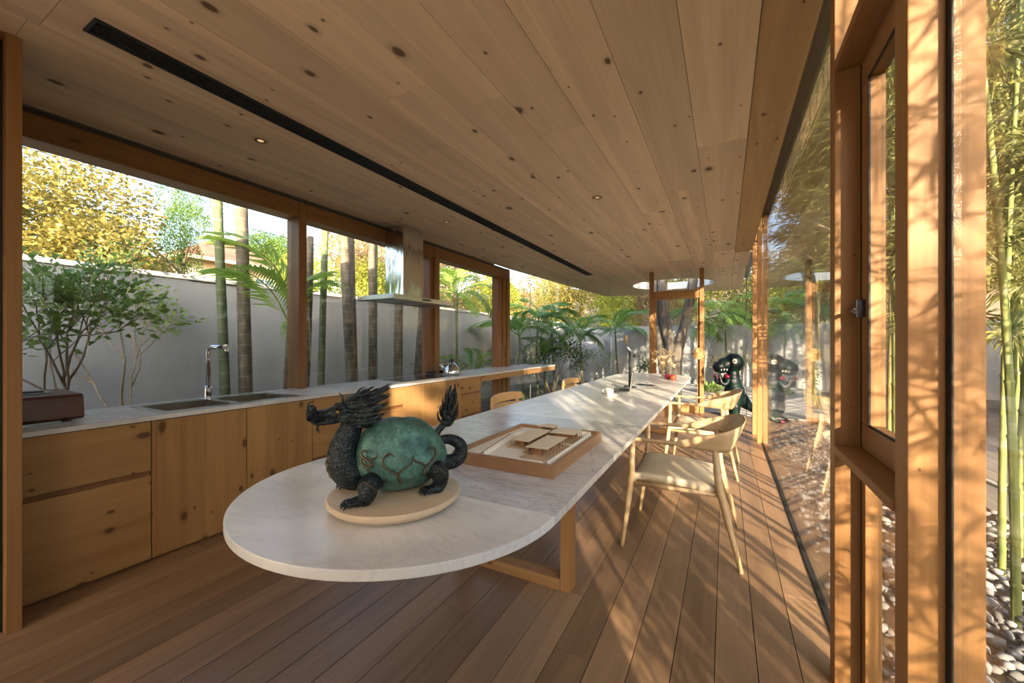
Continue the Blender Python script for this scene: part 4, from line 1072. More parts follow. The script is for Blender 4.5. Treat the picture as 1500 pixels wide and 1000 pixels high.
# ------------------------------------------------------------------ chairs
def armchair(loc, rz, label):
    c = thing('armchair', (0, 0, 0), label, 'chair', 'oak armchairs along the right of the table', rz=0.0)
    OFF[c.name] = (0, 0, 0)
    # local: faces -x, back towards +x, y across
    s_ = MB(); n = 14; m = 14; vv = []
    for lay in (0, 1):
        for i in range(n + 1):
            u = -1 + 2 * i / n
            for j in range(m + 1):
                w = -1 + 2 * j / m
                hw = 0.27 - 0.015 * u
                x_ = 0.255 * u; y_ = hw * w
                k = max(abs(u), abs(w))
                z_ = 0.445 + 0.028 * w * w - 0.022 * u * (1 if u > 0 else 0.35) - (0.03 * abs(u) ** 6 if u < 0 else 0)
                if lay: z_ -= 0.075 * (1 - 0.35 * k ** 4)
                else: z_ -= 0.016 * k ** 8
                vv.append((x_ - 0.03, y_, z_))
    g = lambda l, i, j: l * (n + 1) * (m + 1) + i * (m + 1) + j
    fs = []
    for i in range(n):
        for j in range(m):
            fs.append((g(0, i, j), g(0, i + 1, j), g(0, i + 1, j + 1), g(0, i, j + 1)))
            fs.append((g(1, i, j), g(1, i, j + 1), g(1, i + 1, j + 1), g(1, i + 1, j)))
    for i in range(n):
        fs.append((g(0, i, 0), g(1, i, 0), g(1, i + 1, 0), g(0, i + 1, 0))); fs.append((g(0, i, m), g(0, i + 1, m), g(1, i + 1, m), g(1, i, m)))
    for j in range(m):
        fs.append((g(0, 0, j), g(0, 0, j + 1), g(1, 0, j + 1), g(1, 0, j))); fs.append((g(0, n, j), g(1, n, j), g(1, n, j + 1), g(0, n, j + 1)))
    s_.add(vv, fs); s_.build('seat', 'cream_leather', c, smooth=True, clean=True)
    # one sculpted band: slim arms that swell into the backrest
    bnd = MB(); S = 44; ringn = 10; vv = []
    for i in range(S + 1):
        t = -1 + 2 * i / S
        at_ = abs(t)
        if at_ > 0.42:
            q = (at_ - 0.42) / 0.58; px_ = 0.225 - 0.56 * q - 0.02 * math.sin(q * 3.14); py_ = 0.292 - 0.012 * q
        else:
            q = at_ / 0.42; px_ = 0.225 + 0.105 * (1 - q ** 2.2); py_ = 0.292 * (math.sin(q * math.pi / 2) ** 0.9)
        py_ *= 1 if t > 0 else -1
        w = max(0.0, 1 - (at_ / 0.62) ** 2)
        hgt = 0.026 + 0.150 * w ** 0.8
        th_ = 0.017 + 0.010 * (1 - w) if at_ < 0.9 else 0.024
        zc = 0.672 + 0.052 * w ** 0.8
        # outward direction in plan
        ox, oy = (1.0, 0.0) if at_ < 1e-6 else (0, 0)
        d = Vector((px_ + 0.05, py_, 0)).normalized() if at_ < 0.55 else Vector((0, 1 if t > 0 else -1, 0))
        lean = 0.42 * w
        for k in range(ringn):
            a = 2 * math.pi * k / ringn
            up_ = math.sin(a) * hgt / 2; out = math.cos(a) * th_ / 2
            vv.append((px_ + d.x * (out + up_ * lean), py_ + d.y * (out + up_ * lean), zc + up_))
    fs = [(i * ringn + k, i * ringn + (k + 1) % ringn, (i + 1) * ringn + (k + 1) % ringn, (i + 1) * ringn + k) for i in range(S) for k in range(ringn)]
    fs += [tuple(range(ringn - 1, -1, -1)), tuple(range(S * ringn, (S + 1) * ringn))]
    bnd.add(vv, fs).build('arm_and_backrest', 'chair_oak', c, smooth=True, clean=True)
    for s in (-1, 1):
        MB().tube([(-0.315, s * 0.305, 0), (-0.285, s * 0.300, 0.22), (-0.258, s * 0.290, 0.45), (-0.252, s * 0.284, 0.668)], [0.0115, 0.017, 0.019, 0.0135], 12).build('leg', 'chair_oak', c, smooth=True)
        MB().tube([(0.335, s * 0.300, 0), (0.275, s * 0.280, 0.24), (0.225, s * 0.262, 0.44), (0.205, s * 0.272, 0.665)], [0.0115, 0.018, 0.022, 0.018], 12).build('leg', 'chair_oak', c, smooth=True)
    MB().tube([(-0.245, -0.285, 0.40), (-0.245, 0.285, 0.40)], 0.014, 10).build('front_rail', 'chair_oak', c, smooth=True)
    MB().tube([(0.205, -0.26, 0.395), (0.205, 0.26, 0.395)], 0.014, 10).build('rear_rail', 'chair_oak', c, smooth=True)
    for s in (-1, 1):
        MB().tube([(-0.255, s * 0.285, 0.40), (0.215, s * 0.258, 0.395)], 0.013, 10).build('side_rail', 'chair_oak', c, smooth=True)
    c.location = loc; c.rotation_euler = (0, 0, rz)
    return c
ac = armchair((-0.255, 2.83, 0), 0, 'pale oak armchair with cream seat nearest the camera')
a2 = copy_tree(ac, loc=(-0.215, 4.52, 0), rz=R(-3)); a2['label'] = 'pale oak armchair farther down the table before the dinosaur figure'

def sidechair(loc, rz, label):
    c = thing('dining_chair', (0, 0, 0), label, 'chair', 'orange pine chairs along the left of the table')
    # local: faces +x, back towards -x
    MB().box(-0.20, 0.22, -0.23, 0.23, 0.425, 0.455).build('seat', 'chair_pine', c, bevel=0.01)
    for (z0, z1) in ((0.620, 0.706), (0.722, 0.800)):
        b = MB(); n = 12; vv = []
        for i in range(n + 1):
            t = -1 + 2 * i / n
            y = 0.285 * t; x = -0.235 + 0.055 * t * t
            for (dx, z) in ((0, z0), (0.022, z0), (0.012, z1 - 0.014 * t * t), (-0.010, z1 - 0.014 * t * t)): vv.append((x + dx, y, z))
        fs = [(i * 4 + k, i * 4 + (k + 1) % 4, (i + 1) * 4 + (k + 1) % 4, (i + 1) * 4 + k) for i in range(n) for k in range(4)] + [(3, 2, 1, 0), tuple(n * 4 + k for k in range(4))]
        b.add(vv, fs).build('backrest', 'chair_pine', c, bevel=0.004, clean=True)
    for s in (-1, 1):
        MB().tube([(-0.235, s * 0.215, 0), (-0.205, s * 0.22, 0.43), (-0.20, s * 0.245, 0.77)], [0.016, 0.02, 0.014], 10).build('leg', 'chair_pine', c, smooth=True)
        MB().tube([(0.205, s * 0.205, 0), (0.195, s * 0.2, 0.43)], [0.015, 0.02], 10).build('leg', 'chair_pine', c, smooth=True)
        MB().tube([(-0.21, s * 0.21, 0.25), (0.195, s * 0.2, 0.25)], 0.010, 8).build('stretcher', 'chair_pine', c, smooth=True)
    c.location = loc; c.rotation_euler = (0, 0, rz)
    return c
s1 = sidechair((-1.62, 3.27, 0), 0, 'orange pine dining chair behind the table nearer the cooktop')
s2 = copy_tree(s1, loc=(-1.62, 5.02, 0)); s2['label'] = 'orange pine dining chair behind the table farther from the cooktop'

# ------------------------------------------------------------------ dinosaur figure
dn = thing('dinosaur_figure', (0.12, 7.72, 0), 'glossy dark green cartoon dinosaur figure standing by the end glass', 'figure', rz=R(197))
# local: faces +x; left/right = y
b = MB()
b.ell((-0.02, 0, 0.40), (0.165, 0.165, 0.235)); b.ell((0.0, 0, 0.60), (0.125, 0.125, 0.16)); b.ell((0.0, 0, 0.73), (0.10, 0.10, 0.13))
b.ell((-0.01, 0, 0.93), (0.165, 0.15, 0.165)); b.ell((0.11, 0, 0.90), (0.15, 0.125, 0.125)); b.ell((0.215, 0, 0.865), (0.105, 0.115, 0.10)); b.ell((0.19, 0, 0.80), (0.11, 0.095, 0.05))
b.tube([(-0.12, 0, 0.33), (-0.22, 0, 0.22), (-0.31, 0, 0.15), (-0.37, 0, 0.16)], [0.12, 0.085, 0.05, 0.01], 14)
for s in (-1, 1):
    b.ell((0.02, s * 0.11, 0.22), (0.105, 0.075, 0.15)); b.tube([(0.0, s * 0.115, 0.22), (0.0, s * 0.115, 0.05)], [0.075, 0.062], 14)
    b.ell((0.045, s * 0.115, 0.04), (0.11, 0.075, 0.042))
    b.tube(catmull([(0.09, s * 0.09, 0.66), (0.155, s * 0.13, 0.58), (0.215, s * 0.125, 0.60), (0.235, s * 0.11, 0.68)], 5), lerp_list([0.045, 0.038, 0.034, 0.03], 16), 12)
    b.ell((0.24, s * 0.108, 0.70), (0.04, 0.032, 0.034))
body = remesh(b.build('body', 'dino_skin', dn, clean=True), 0.012, 3)
for s in (-1, 1):
    e = MB().ell((0.02, s * 0.145, 0.965), (0.040, 0.022, 0.040)).build('eye', 'ivory', dn, smooth=True, clean=True)
    MB().ell((0.026, s * 0.1665, 0.965), (0.014, 0.005, 0.014)).build('pupil', 'black', e, smooth=True, clean=True)
    for k in range(3):
        a = -0.5 + 0.5 * k
        MB().tube([(0.265, s * (0.108 + 0.02 * math.sin(a)), 0.715 - 0.015 * k), (0.295, s * (0.108 + 0.03 * math.sin(a)), 0.71 - 0.018 * k)], [0.012, 0.002], 8).build('finger_claw', 'dino_red', dn, smooth=True)
    for k in range(3):
        MB().tube([(0.12, s * (0.075 + 0.04 * k), 0.03), (0.165, s * (0.072 + 0.043 * k), 0.02)], [0.022, 0.006], 9).build('toe', 'dino_red', dn, smooth=True)
    for k in range(4):
        MB().tube([(0.13 + 0.04 * k, s * (0.118 - 0.006 * k * k), 0.835), (0.132 + 0.04 * k, s * (0.12 - 0.006 * k * k), 0.805)], [0.012, 0.002], 7).build('tooth', 'ivory', dn, smooth=True)
MB().ell((0.10, 0, 0.70), (0.045, 0.10, 0.045)).build('collar', 'dino_red', dn, smooth=True, clean=True)

# ------------------------------------------------------------------ outside: ground, walls, paving, gravel
GZ = -0.10
grd = struct(MB().box(-40, 40, -30, 60, GZ - 0.3, GZ).build('ground', 'soil'))
gw1 = struct(MB().box(-5.45, -5.25, -4, 14.0, GZ, 1.97).build('garden_wall', 'garden_wall'))
MB().box(-5.47, -5.23, -4, 14.0, 1.97, 2.02).build('coping', 'garden_wall', gw1)
gw2 = struct(MB().box(-5.25, 7.5, 13.85, 14.05, GZ, 1.82).build('garden_wall', 'garden_wall_white'))
sky_block_wall = struct(MB().box(-30, 12, -18.2, -18, GZ, 4.1).build('garden_wall', 'garden_wall'))  # added unseen wall, hides bright low sky from the end glass reflections
gw3 = struct(MB().box(7.0, 7.2, -6, 13.85, GZ, 2.1).build('garden_wall', 'garden_wall_white'))
pv = struct(MB().box(-1.7, 2.0, 8.12, 13.6, GZ, -0.03).build('paving', 'soil'))
rp = random.Random(4)
for i in range(6):
    for j in range(9):
        a = -1.68 + i * 0.61; b_ = 8.13 + j * 0.605
        MB().box(a, a + 0.60, b_, b_ + 0.595, -0.03, -0.008 + rp.uniform(-0.002, 0.002)).build('paver', 'paver', pv)
# timber kerb along the outside of the left glass
struct(MB().box(-3.80, -3.66, 0.5, 8.6, GZ, -0.01).build('kerb_strip', 'deck_dark'))
# dark deck path right of the gravel bed
dk = struct(MB().box(1.87, 3.35, -4, 13, GZ, -0.09).build('garden_path', 'black'))
for k in range(10):
    for y0 in (-3.9, 0.1, 4.1, 8.1):
        MB().box(1.875 + k * 0.1475, 1.875 + k * 0.1475 + 0.143, y0, y0 + 3.99, -0.09, -0.065).build('deck_board', 'deck_dark', dk)
hose = MB().tube(catmull([(2.6, 3.0, -0.05), (2.35, 4.6, -0.05), (2.2, 6.0, -0.05), (2.5, 7.6, -0.05), (3.0, 9.0, -0.05)], 6), 0.013, 8).build('garden_hose', 'porcelain', smooth=True)
tag(hose, 'thin white hose lying across the dark garden path', 'hose')

rg = np.random.default_rng(21)
def stone_mesh(seed):
    bm = bmesh.new(); bmesh.ops.create_icosphere(bm, subdivisions=1, radius=1.0)
    q = np.random.default_rng(seed)
    for v in bm.verts:
        v.co *= q.uniform(0.72, 1.18)
    bm.normal_update()
    V = np.array([v.co[:] for v in bm.verts]); F = np.array([[v.index for v in f.verts] for f in bm.faces])
    bm.free(); return V, F
protos = [stone_mesh(s) for s in range(6)]
def stone_xf(V, c, s, q):
    a = q.uniform(0, 6.28); ca, sa = math.cos(a), math.sin(a)
    V = V * np.array([s * q.uniform(0.8, 1.35), s * q.uniform(0.7, 1.0), s * q.uniform(0.45, 0.75)])
    t = q.uniform(-0.5, 0.5); ct, st_ = math.cos(t), math.sin(t)
    V = np.stack([V[:, 0], V[:, 1] * ct - V[:, 2] * st_, V[:, 1] * st_ + V[:, 2] * ct], 1)
    return np.stack([V[:, 0] * ca - V[:, 1] * sa + c[0], V[:, 0] * sa + V[:, 1] * ca + c[1], V[:, 2] + c[2]], 1)
VV, FF = [], []; off = 0
for k in range(5200):
    c = (rg.uniform(0.50, 1.86), rg.uniform(1.0, 9.5), GZ + rg.uniform(0.0, 0.05))
    V, F = protos[k % 6]; W = stone_xf(V, c, rg.uniform(0.016, 0.034), rg)
    VV.append(W); FF.append(F + off); off += len(W)
bed = put('gravel_bed', np_mesh(np.concatenate(VV), np.concatenate(FF)), 'stone_grey')
tag(bed, 'loose grey and white stones on the ground outside the right glass', 'gravel', kind='stuff')
for k in range(240):
    if k < 130: c = (rg.uniform(1.02, 1.65), rg.uniform(2.3, 4.4), GZ + rg.uniform(0.055, 0.085))
    else: c = (rg.uniform(0.52, 1.2), rg.uniform(1.9, 4.2), GZ + rg.uniform(0.055, 0.085))
    V, F = protos[k % 6]
    W = stone_xf(V, (0, 0, 0), rg.uniform(0.020, 0.042), rg)
    put('stone', np_mesh(W + np.array(c), F), 'stone_pale' if k % 3 else 'stone_grey', bed)

# ------------------------------------------------------------------ palms
def frond_mesh(length, nleaf, ll, seed, arch=0.55, stiff=0.25):
    q = np.random.default_rng(seed)
    pts = []
    for k in range(13):
        t = k / 12
        pts.append(Vector((length * (t - 0.18 * t * t), 0, length * (arch * t - (arch + stiff) * 0.9 * t * t))))
    mb = MB(); mb.tube(pts, lerp_list([0.012, 0.009, 0.006, 0.002], 13), 5)
    for k in range(nleaf):
        t = 0.12 + 0.88 * (k + 0.5) / nleaf
        i = min(11, int(t * 12)); f_ = t * 12 - i
        p = pts[i].lerp(pts[i + 1], f_); d = (pts[i + 1] - pts[i]).normalized()
        l_ = ll * (0.55 + 0.9 * math.sin(math.pi * min(1, t * 0.9 + 0.1)) ** 0.8) * q.uniform(0.85, 1.1)
        for s in (-1, 1):
            o_ = (d * 0.75 + Vector((0, s * 0.9, 0.15))).normalized()
            w = 0.018 * length ** 0.3
            m1 = p + o_ * l_ * 0.5 + Vector((0, 0, -0.04 * l_)); m2 = p + o_ * l_ + Vector((0, 0, -0.30 * l_ * q.uniform(0.6, 1.5)))
            n_ = o_.cross(Vector((0, 0, 1))).normalized() * w
            mb.add([p, p, m1 + n_, m1 - n_, m2], [(0, 2, 3), (2, 4, 3)])
    return mb
fr_meshes = [frond_mesh(1.25, 26, 0.34, 1).mesh(), frond_mesh(1.05, 24, 0.30, 2, 0.8, 0.1).mesh(), frond_mesh(1.4, 28, 0.38, 3, 0.35, 0.35).mesh()]
for m_ in fr_meshes: m_.materials.append(MAT['palm_leaf'])
def trunk_pts(h, lean, seed):
    q = random.Random(seed); a = q.uniform(0, 6.28)
    return [Vector((lean[0] * t + 0.02 * math.sin(3 * t + a), lean[1] * t + 0.02 * math.cos(2.3 * t + a), h * t)) for t in [k / 14 for k in range(15)]]
def palm(loc, h, lean, r, label, nfr=8, fs=1.0, mat='palm_leaf', bk='bark_palm', seed=0, group=None, tilt=0.2, cat='palm', name='palm_tree', crown=True, fixed=()):
    t = thing(name, loc, label, cat, group)
    P = trunk_pts(h, lean, seed)
    mb = MB(); mb.tube(P, lerp_list([r * 1.25, r * 1.05, r, r * 0.9], 15), 10)
    mb.v = [(x + loc[0], y + loc[1], z + loc[2]) for x, y, z in mb.v]
    mb.build('trunk', bk, t, smooth=True)
    q = random.Random(seed + 50)
    for (az, el, roll, s_, v_) in fixed:
        o = bpy.data.objects.new('frond', fr_meshes[v_]); COL.objects.link(o); o.parent = t; o.location = P[-1]
        o.rotation_euler = (roll, el, R(az)); o.scale = (s_,) * 3; remat(o, mat)
    if crown:
        tp = P[-1]
        for k in range(nfr):
            o = bpy.data.objects.new('frond', fr_meshes[q.randrange(3)]); COL.objects.link(o)
            o.parent = t; o.location = (tp.x, tp.y, tp.z - 0.03)
            o.rotation_euler = (q.uniform(-0.3, 0.3), q.uniform(-1.0, 0.25) + tilt, k * 6.283 / nfr + q.uniform(-0.3, 0.3))
            o.scale = (fs * q.uniform(0.8, 1.1),) * 3
            remat(o, mat)
    return t
# tall stems along the left windows (x, y, height, lean)
stems = [
    (-4.55, 2.25, 5.0, (-0.1, -0.16), 0.042, 'bark_green', 'slender green palm stem leaning behind the faucet', True),
    (-4.55, 2.42, 5.2, (0.0, -0.06), 0.058, 'bark_palm', 'straight dark palm trunk right of the faucet', True),
    (-4.25, 2.84, 2.6, (0.0, 0.14), 0.040, 'bark_palm', 'short dark trunk tucked against the first window post', False),
    (-4.50, 3.25, 4.8, (0.0, 0.22), 0.038, 'bark_green', 'thin green trunk just right of the first window post', False),
    (-4.55, 3.83, 5.2, (0.0, -0.25), 0.060, 'bark_palm', 'left trunk of the close pair between window post and hood', True),
    (-4.70, 4.02, 5.0, (0.0, -0.20), 0.058, 'bark_palm', 'right trunk of the close pair between window post and hood', False),
    (-4.55, 4.20, 5.0, (0.0, -0.12), 0.050, 'bark_palm', 'dark trunk standing just left of the steel hood', False),
    (-4.75, 4.38, 4.8, (0.0, 0.10), 0.040, 'bark_green', 'thin grey green stem beside the steel hood', False),
    (-4.45, 4.55, 5.2, (0.05, 0.10), 0.062, 'bark_palm', 'thick trunk seen below the left corner of the hood', True),
    (-4.50, 5.05, 5.0, (0.05, 0.42), 0.062, 'bark_palm', 'leaning trunk seen below the middle of the hood', False),
]
for k, (x, y, h, ln, r_, bk, lb, cr) in enumerate(stems):
    palm((x, y, GZ), h, ln, r_, lb, 7, 1.1, 'palm_leaf', bk, seed=k, group='palm trunks along the window wall', crown=cr)
palm((-4.25, 2.66, GZ), 1.55, (0.0, 0.04), 0.026, 'young palm with bright yellow green fronds beside the first window post', 0, 0.78, 'palm_lime', 'bark_palm', 33, fixed=[(-105, -0.95, 0.0, 1.25, 1), (95, -0.75, 0.0, 0.9, 1), (-75, -0.75, 0.2, 0.9, 0), (140, 0.1, 0.2, 0.45, 0), (60, -1.2, 0.0, 0.7, 0)])
palm((-4.6, 6.35, GZ), 2.35, (0, 0), 0.03, 'palm with large fan of fronds behind the window right of the hood', 9, 0.95, 'palm_lime', 'bark_green', 41, tilt=0.1)
palm((-4.4, 6.6, GZ), 0.75, (0, 0), 0.03, 'low dark palm below the taller one right of the hood', 8, 0.65, 'palm_leaf', 'bark_green', 42, tilt=-0.3)
# palms and cane clumps beyond the end glass
far_palms = [
    (-4.3, 8.6, 1.55, 9, 0.95, 'palm_leaf', 'bushy green palm just past the worktop end', 0.0),
    (-4.4, 9.7, 1.9, 9, 1.0, 'palm_leaf', 'tall arching palm in the middle of the far planting', -0.1),
    (-4.0, 9.2, 1.0, 7, 0.8, 'palm_leaf', 'low palm in front of the far planting', -0.2),
    (-4.4, 10.9, 1.75, 9, 1.0, 'palm_leaf', 'spreading palm left of the corner glass joint', 0.0),
    (-3.9, 12.0, 1.65, 9, 1.0, 'palm_leaf', 'palm with dark stems before the far garden wall', 0.0),
    (-3.0, 12.9, 1.7, 8, 1.0, 'palm_leaf', 'star shaped palm crown left of the timber portal', -0.15),
    (-0.55, 12.6, 2.1, 8, 1.1, 'palm_leaf', 'palm behind the right post of the portal', 0.0),
    (0.05, 13.2, 2.3, 8, 1.0, 'palm_lime', 'bright palm right of the portal above the dinosaur', 0.1),
]
for k, (x, y, h, nf, fs, mt, lb, tl_) in enumerate(far_palms):
    palm((x, y, GZ), h, (random.uniform(-.1, .1), random.uniform(-.1, .1)), 0.028, lb, nf, fs, mt, 'bark_green', 60 + k, group='palms beyond the end glass', tilt=tl_)

# ------------------------------------------------------------------ branching shrubs and trees
def branches(mb, p, d, ln, r, depth, q, tips, spread=0.55, upb=0.15):
    n = 4; pts = [p]; cur = Vector(p); dd = Vector(d).normalized()
    for k in range(n):
        dd = (dd + Vector((q.gauss(0, 0.12), q.gauss(0, 0.12), q.gauss(upb * 0.3, 0.08)))).normalized()
        cur = cur + dd * ln / n; pts.append(cur.copy())
    mb.tube(pts, lerp_list([r, r * 0.68], n + 1), 6 if depth > 1 else 5, True)
    if depth == 0:
        tips.append((pts[-1], dd)); tips.append((pts[2], dd)); return
    for k in range(q.choice((2, 3, 3))):
        nd = (dd + Vector((q.gauss(0, spread), q.gauss(0, spread), q.gauss(upb, spread * 0.6)))).normalized()
        branches(mb, pts[-1 if k < 2 else 3], nd, ln * q.uniform(0.62, 0.85), r * 0.62, depth - 1, q, tips, spread, upb)
def shrub(loc, label, nst, h, depth, leafn, ll, lw, mat, bk='bark_twig', seed=0, cat='shrub', name='shrub', spread=0.5, out=0.35, r=0.02, group=None, cl=0.09, flatten=1.0):
    t = thing(name, loc, label, cat, group)
    q = random.Random(seed); rng = np.random.default_rng(seed); tips = []; mb = MB()
    for k in range(nst):
        a = 6.283 * k / nst + q.uniform(-0.4, 0.4)
        branches(mb, Vector((0.05 * math.cos(a), 0.05 * math.sin(a), 0)), (out * math.cos(a), out * math.sin(a), 1), h * 0.42, r, depth, q, tips, spread)
    me = mb.mesh(); 
    put('branches', me, bk, t)
    P = []; D = []
    per = max(1, leafn // max(1, len(tips)))
    for p, d in tips:
        for j in range(per):
            o_ = Vector((q.gauss(0, 1), q.gauss(0, 1), q.gauss(0, 0.7)))
            P.append(p + o_ * cl); D.append((d + o_ * 0.8))
    V, F = leaves(np.array(P), np.array(D), ll, lw, rng, 0.15)
    put('foliage', np_mesh(V, F), mat, t)
    return t
shrub((-4.3, 1.28, GZ), 'bare stemmed leafy shrub behind the sink window', 3, 1.72, 4, 2400, 0.065, 0.036, 'leaf_shrub', seed=12, spread=0.52, out=0.45, r=0.022, cl=0.06)
shrub((-4.3, 5.75, GZ), 'small shrub with pale twisted stems right of the hood', 3, 1.0, 3, 900, 0.06, 0.03, 'leaf_olive', seed=22, spread=0.5, out=0.3, r=0.022, cl=0.08)
shrub((-4.2, 5.15, GZ), 'thin leafy shrub below the hood', 2, 0.85, 2, 260, 0.06, 0.032, 'leaf_green', seed=23, spread=0.4, r=0.014)
shrub((-4.1, 9.9, GZ), 'dark leafed shrub among the far palms', 4, 1.25, 3, 1500, 0.10, 0.035, 'leaf_dark', seed=24, spread=0.45, r=0.018, cl=0.10)
shrub((-3.6, 11.3, GZ), 'slim branching shrub left of the corner glass joint', 3, 1.2, 3, 700, 0.08, 0.03, 'leaf_green', seed=25, spread=0.4, r=0.016)
shrub((-1.75, 12.4, GZ), 'dark shrub beside the left portal post', 3, 0.9, 2, 500, 0.10, 0.035, 'leaf_dark', seed=26, spread=0.5, r=0.015)
shrub((-0.35, 11.4, GZ), 'low green plant behind the table end', 4, 0.35, 1, 220, 0.12, 0.045, 'leaf_green', seed=27, spread=0.5, r=0.01, cl=0.07)
shrub((0.15, 12.7, GZ), 'rounded grey green shrub behind the dinosaur figure', 4, 0.95, 3, 1400, 0.06, 0.026, 'leaf_olive', seed=28, spread=0.45, r=0.015, cl=0.09)
# the forked tree growing through the round roof opening
tt = thing('porch_tree', (-1.05, 9.95, GZ), 'forked grey tree growing up through the round roof opening', 'tree')
for pts, r0, r1 in (([(-0.02, 0.0, 0.0), (-0.03, 0.02, 0.75), (-0.02, 0.03, 1.2), (-0.16, 0.02, 1.7), (-0.24, 0.05, 2.4), (-0.26, 0.1, 3.2), (-0.4, 0.3, 5.0)], 0.15, 0.07),
                    ([(0.04, -0.02, 0.0), (0.06, -0.03, 0.9), (0.14, -0.03, 1.4), (0.28, 0.0, 2.0), (0.40, 0.02, 2.75), (0.55, 0.1, 3.6), (0.8, 0.2, 5.0)], 0.13, 0.08),
                    ([(-0.16, 0.10, 0.0), (-0.26, 0.14, 0.9), (-0.34, 0.16, 1.6), (-0.42, 0.2, 2.3), (-0.50, 0.25, 3.2), (-0.7, 0.3, 4.6)], 0.12, 0.06)):
    c = catmull(pts, 5); mb = MB(); mb.tube(c, lerp_list([r0, r0 * 0.9, (r0 + r1) / 2, r1], len(c)), 14)
    me = mb.mesh(smooth=True); put('trunk', me, 'bark_grey', tt)
tips = []; mb = MB(); q = random.Random(77)
for p0 in ((-0.4, 0.3, 4.9), (0.8, 0.2, 4.9), (-0.7, 0.3, 4.5)):
    branches(mb, Vector(p0), (q.uniform(-.3, .3), q.uniform(-.3, .3), 1), 1.0, 0.05, 2, q, tips, 0.6)
put('branches', mb.mesh(), 'bark_grey', tt)
P = []; D = []
for p, d in tips:
    for j in range(30):
        o_ = Vector((q.gauss(0, 1), q.gauss(0, 1), q.gauss(0, 0.8))); P.append(p + o_ * 0.28); D.append(o_ + d)
V, F = leaves(np.array(P), np.array(D), 0.13, 0.06, np.random.default_rng(3), 0.2)
put('foliage', np_mesh(V, F), 'leaf_green', tt)

# crowns of the trees beyond the walls: a few shapes, copied
def crown(seed, n, ll, lw, lobes=9, hollow=0.45):
    rng = np.random.default_rng(seed)
    C = rng.normal(size=(lobes, 3)) * np.array([0.42, 0.42, 0.36]); rad = rng.uniform(0.28, 0.5, lobes)
    k = rng.integers(0, lobes, n); d = rng.normal(size=(n, 3)); d /= np.linalg.norm(d, axis=1, keepdims=True)
    rr_ = rad[k] * (hollow + (1 - hollow) * rng.uniform(0, 1, n) ** 0.5)
    P = C[k] + d * rr_[:, None]
    D = d + rng.normal(size=(n, 3)) * 0.7
    V, F = leaves(P, D, ll, lw, rng, 0.1)
    me = np_mesh(V, F); me.materials.append(MAT['leaf_green']); return me
cr = [crown(1, 11000, 0.055, 0.03), crown(2, 11000, 0.055, 0.028, 12), crown(3, 5200, 0.055, 0.03, 16, 0.6), crown(4, 12000, 0.05, 0.026, 10), crown(5, 30000, 0.042, 0.024, 15, 0.35)]
def stick(h):
    mb = MB(); q = random.Random(int(h * 100)); mb.tube([(0, 0, 0), (0.03, 0.02, h * 0.5), (-0.02, 0.03, h)], [0.09, 0.07, 0.03], 8)
    for k in range(9):
        a = q.uniform(0, 6.28); z = h * q.uniform(0.5, 0.98)
        mb.tube(bez((0, 0, z), (0.3 * math.cos(a), 0.3 * math.sin(a), z + 0.25), (0.75 * math.cos(a), 0.75 * math.sin(a), z + 0.5), 5), [0.035, 0.028, 0.02, 0.014, 0.008], 6)
    return mb.mesh()
def tree(x, y, h, rx, rz, mat, var, label, group=None, rot=0.0, name='tree', cat='tree'):
    t = thing(name, (x, y, GZ), label, cat, group)
    put('trunk', stick(h - rz * 0.6), 'bark_twig', t)
    o = bpy.data.objects.new('foliage', cr[var]); COL.objects.link(o); o.parent = t
    o.location = (0, 0, h); o.scale = (rx, rx, rz); o.rotation_euler = (0, 0, rot); remat(o, mat)
    return t
tree(-10.0, 1.5, 3.7, 2.5, 2.1, 'leaf_yellow', 4, 'big golden leafed tree over the wall at the left edge', rot=0.4)
tree(-10.2, 3.3, 2.5, 1.6, 1.1, 'leaf_yellow', 4, 'lower golden tree between the shrub and the sparse tree', rot=1.9)
tree(-11.0, 4.5, 4.0, 0.72, 1.2, 'leaf_green', 3, 'sparse slender tree with green tuft against the sky', rot=0.8)
tree(-17.5, 10.9, 5.4, 1.5, 1.3, 'leaf_green', 0, 'round dark green tree crown behind the red roofed house', rot=2.2)
for k, (x, y, h, rx, rz, mt, vr, lb) in enumerate((
    (-8.6, 6.1, 2.3, 1.1, 1.1, 'leaf_lime', 3, 'lime green bush over the wall behind the young palm'),
    (-8.4, 7.3, 2.6, 1.2, 1.3, 'leaf_lime', 1, 'lime green bush over the wall right of the first window post'),
    (-9.2, 8.6, 3.4, 1.6, 1.7, 'leaf_rust', 0, 'russet tree over the wall behind the trunk pair'),
    (-8.8, 10.2, 3.3, 1.5, 1.6, 'leaf_olive', 1, 'olive tree over the wall left of the hood'),
    (-9.2, 12.4, 3.6, 1.8, 1.8, 'leaf_yellow', 3, 'golden tree over the wall behind the hood'),
    (-8.4, 14.2, 3.2, 1.7, 1.7, 'leaf_lime', 0, 'lime green tree seen through the window right of the hood'))):
    tree(x, y, h, rx, rz, mt, vr, lb, 'trees over the left garden wall', rot=k * 1.3)
q = random.Random(9)
hill = [(-9.5, 17.5, 'leaf_rust'), (-7.0, 18.5, 'leaf_yellow'), (-9.0, 21.5, 'leaf_lime'), (-5.0, 19.5, 'leaf_lime'), (-6.5, 23.5, 'leaf_rust'), (-2.8, 19.5, 'leaf_rust'), (-0.6, 20.0, 'leaf_lime'), (1.4, 19.5, 'leaf_olive'), (3.4, 19.0, 'leaf_green'), (-3.5, 24.5, 'leaf_olive'), (0.5, 24.0, 'leaf_rust'), (5.5, 20.5, 'leaf_olive'), (-11, 26, 'leaf_rust'), (4, 25, 'leaf_lime'), (2.4, 17.6, 'leaf_olive')]
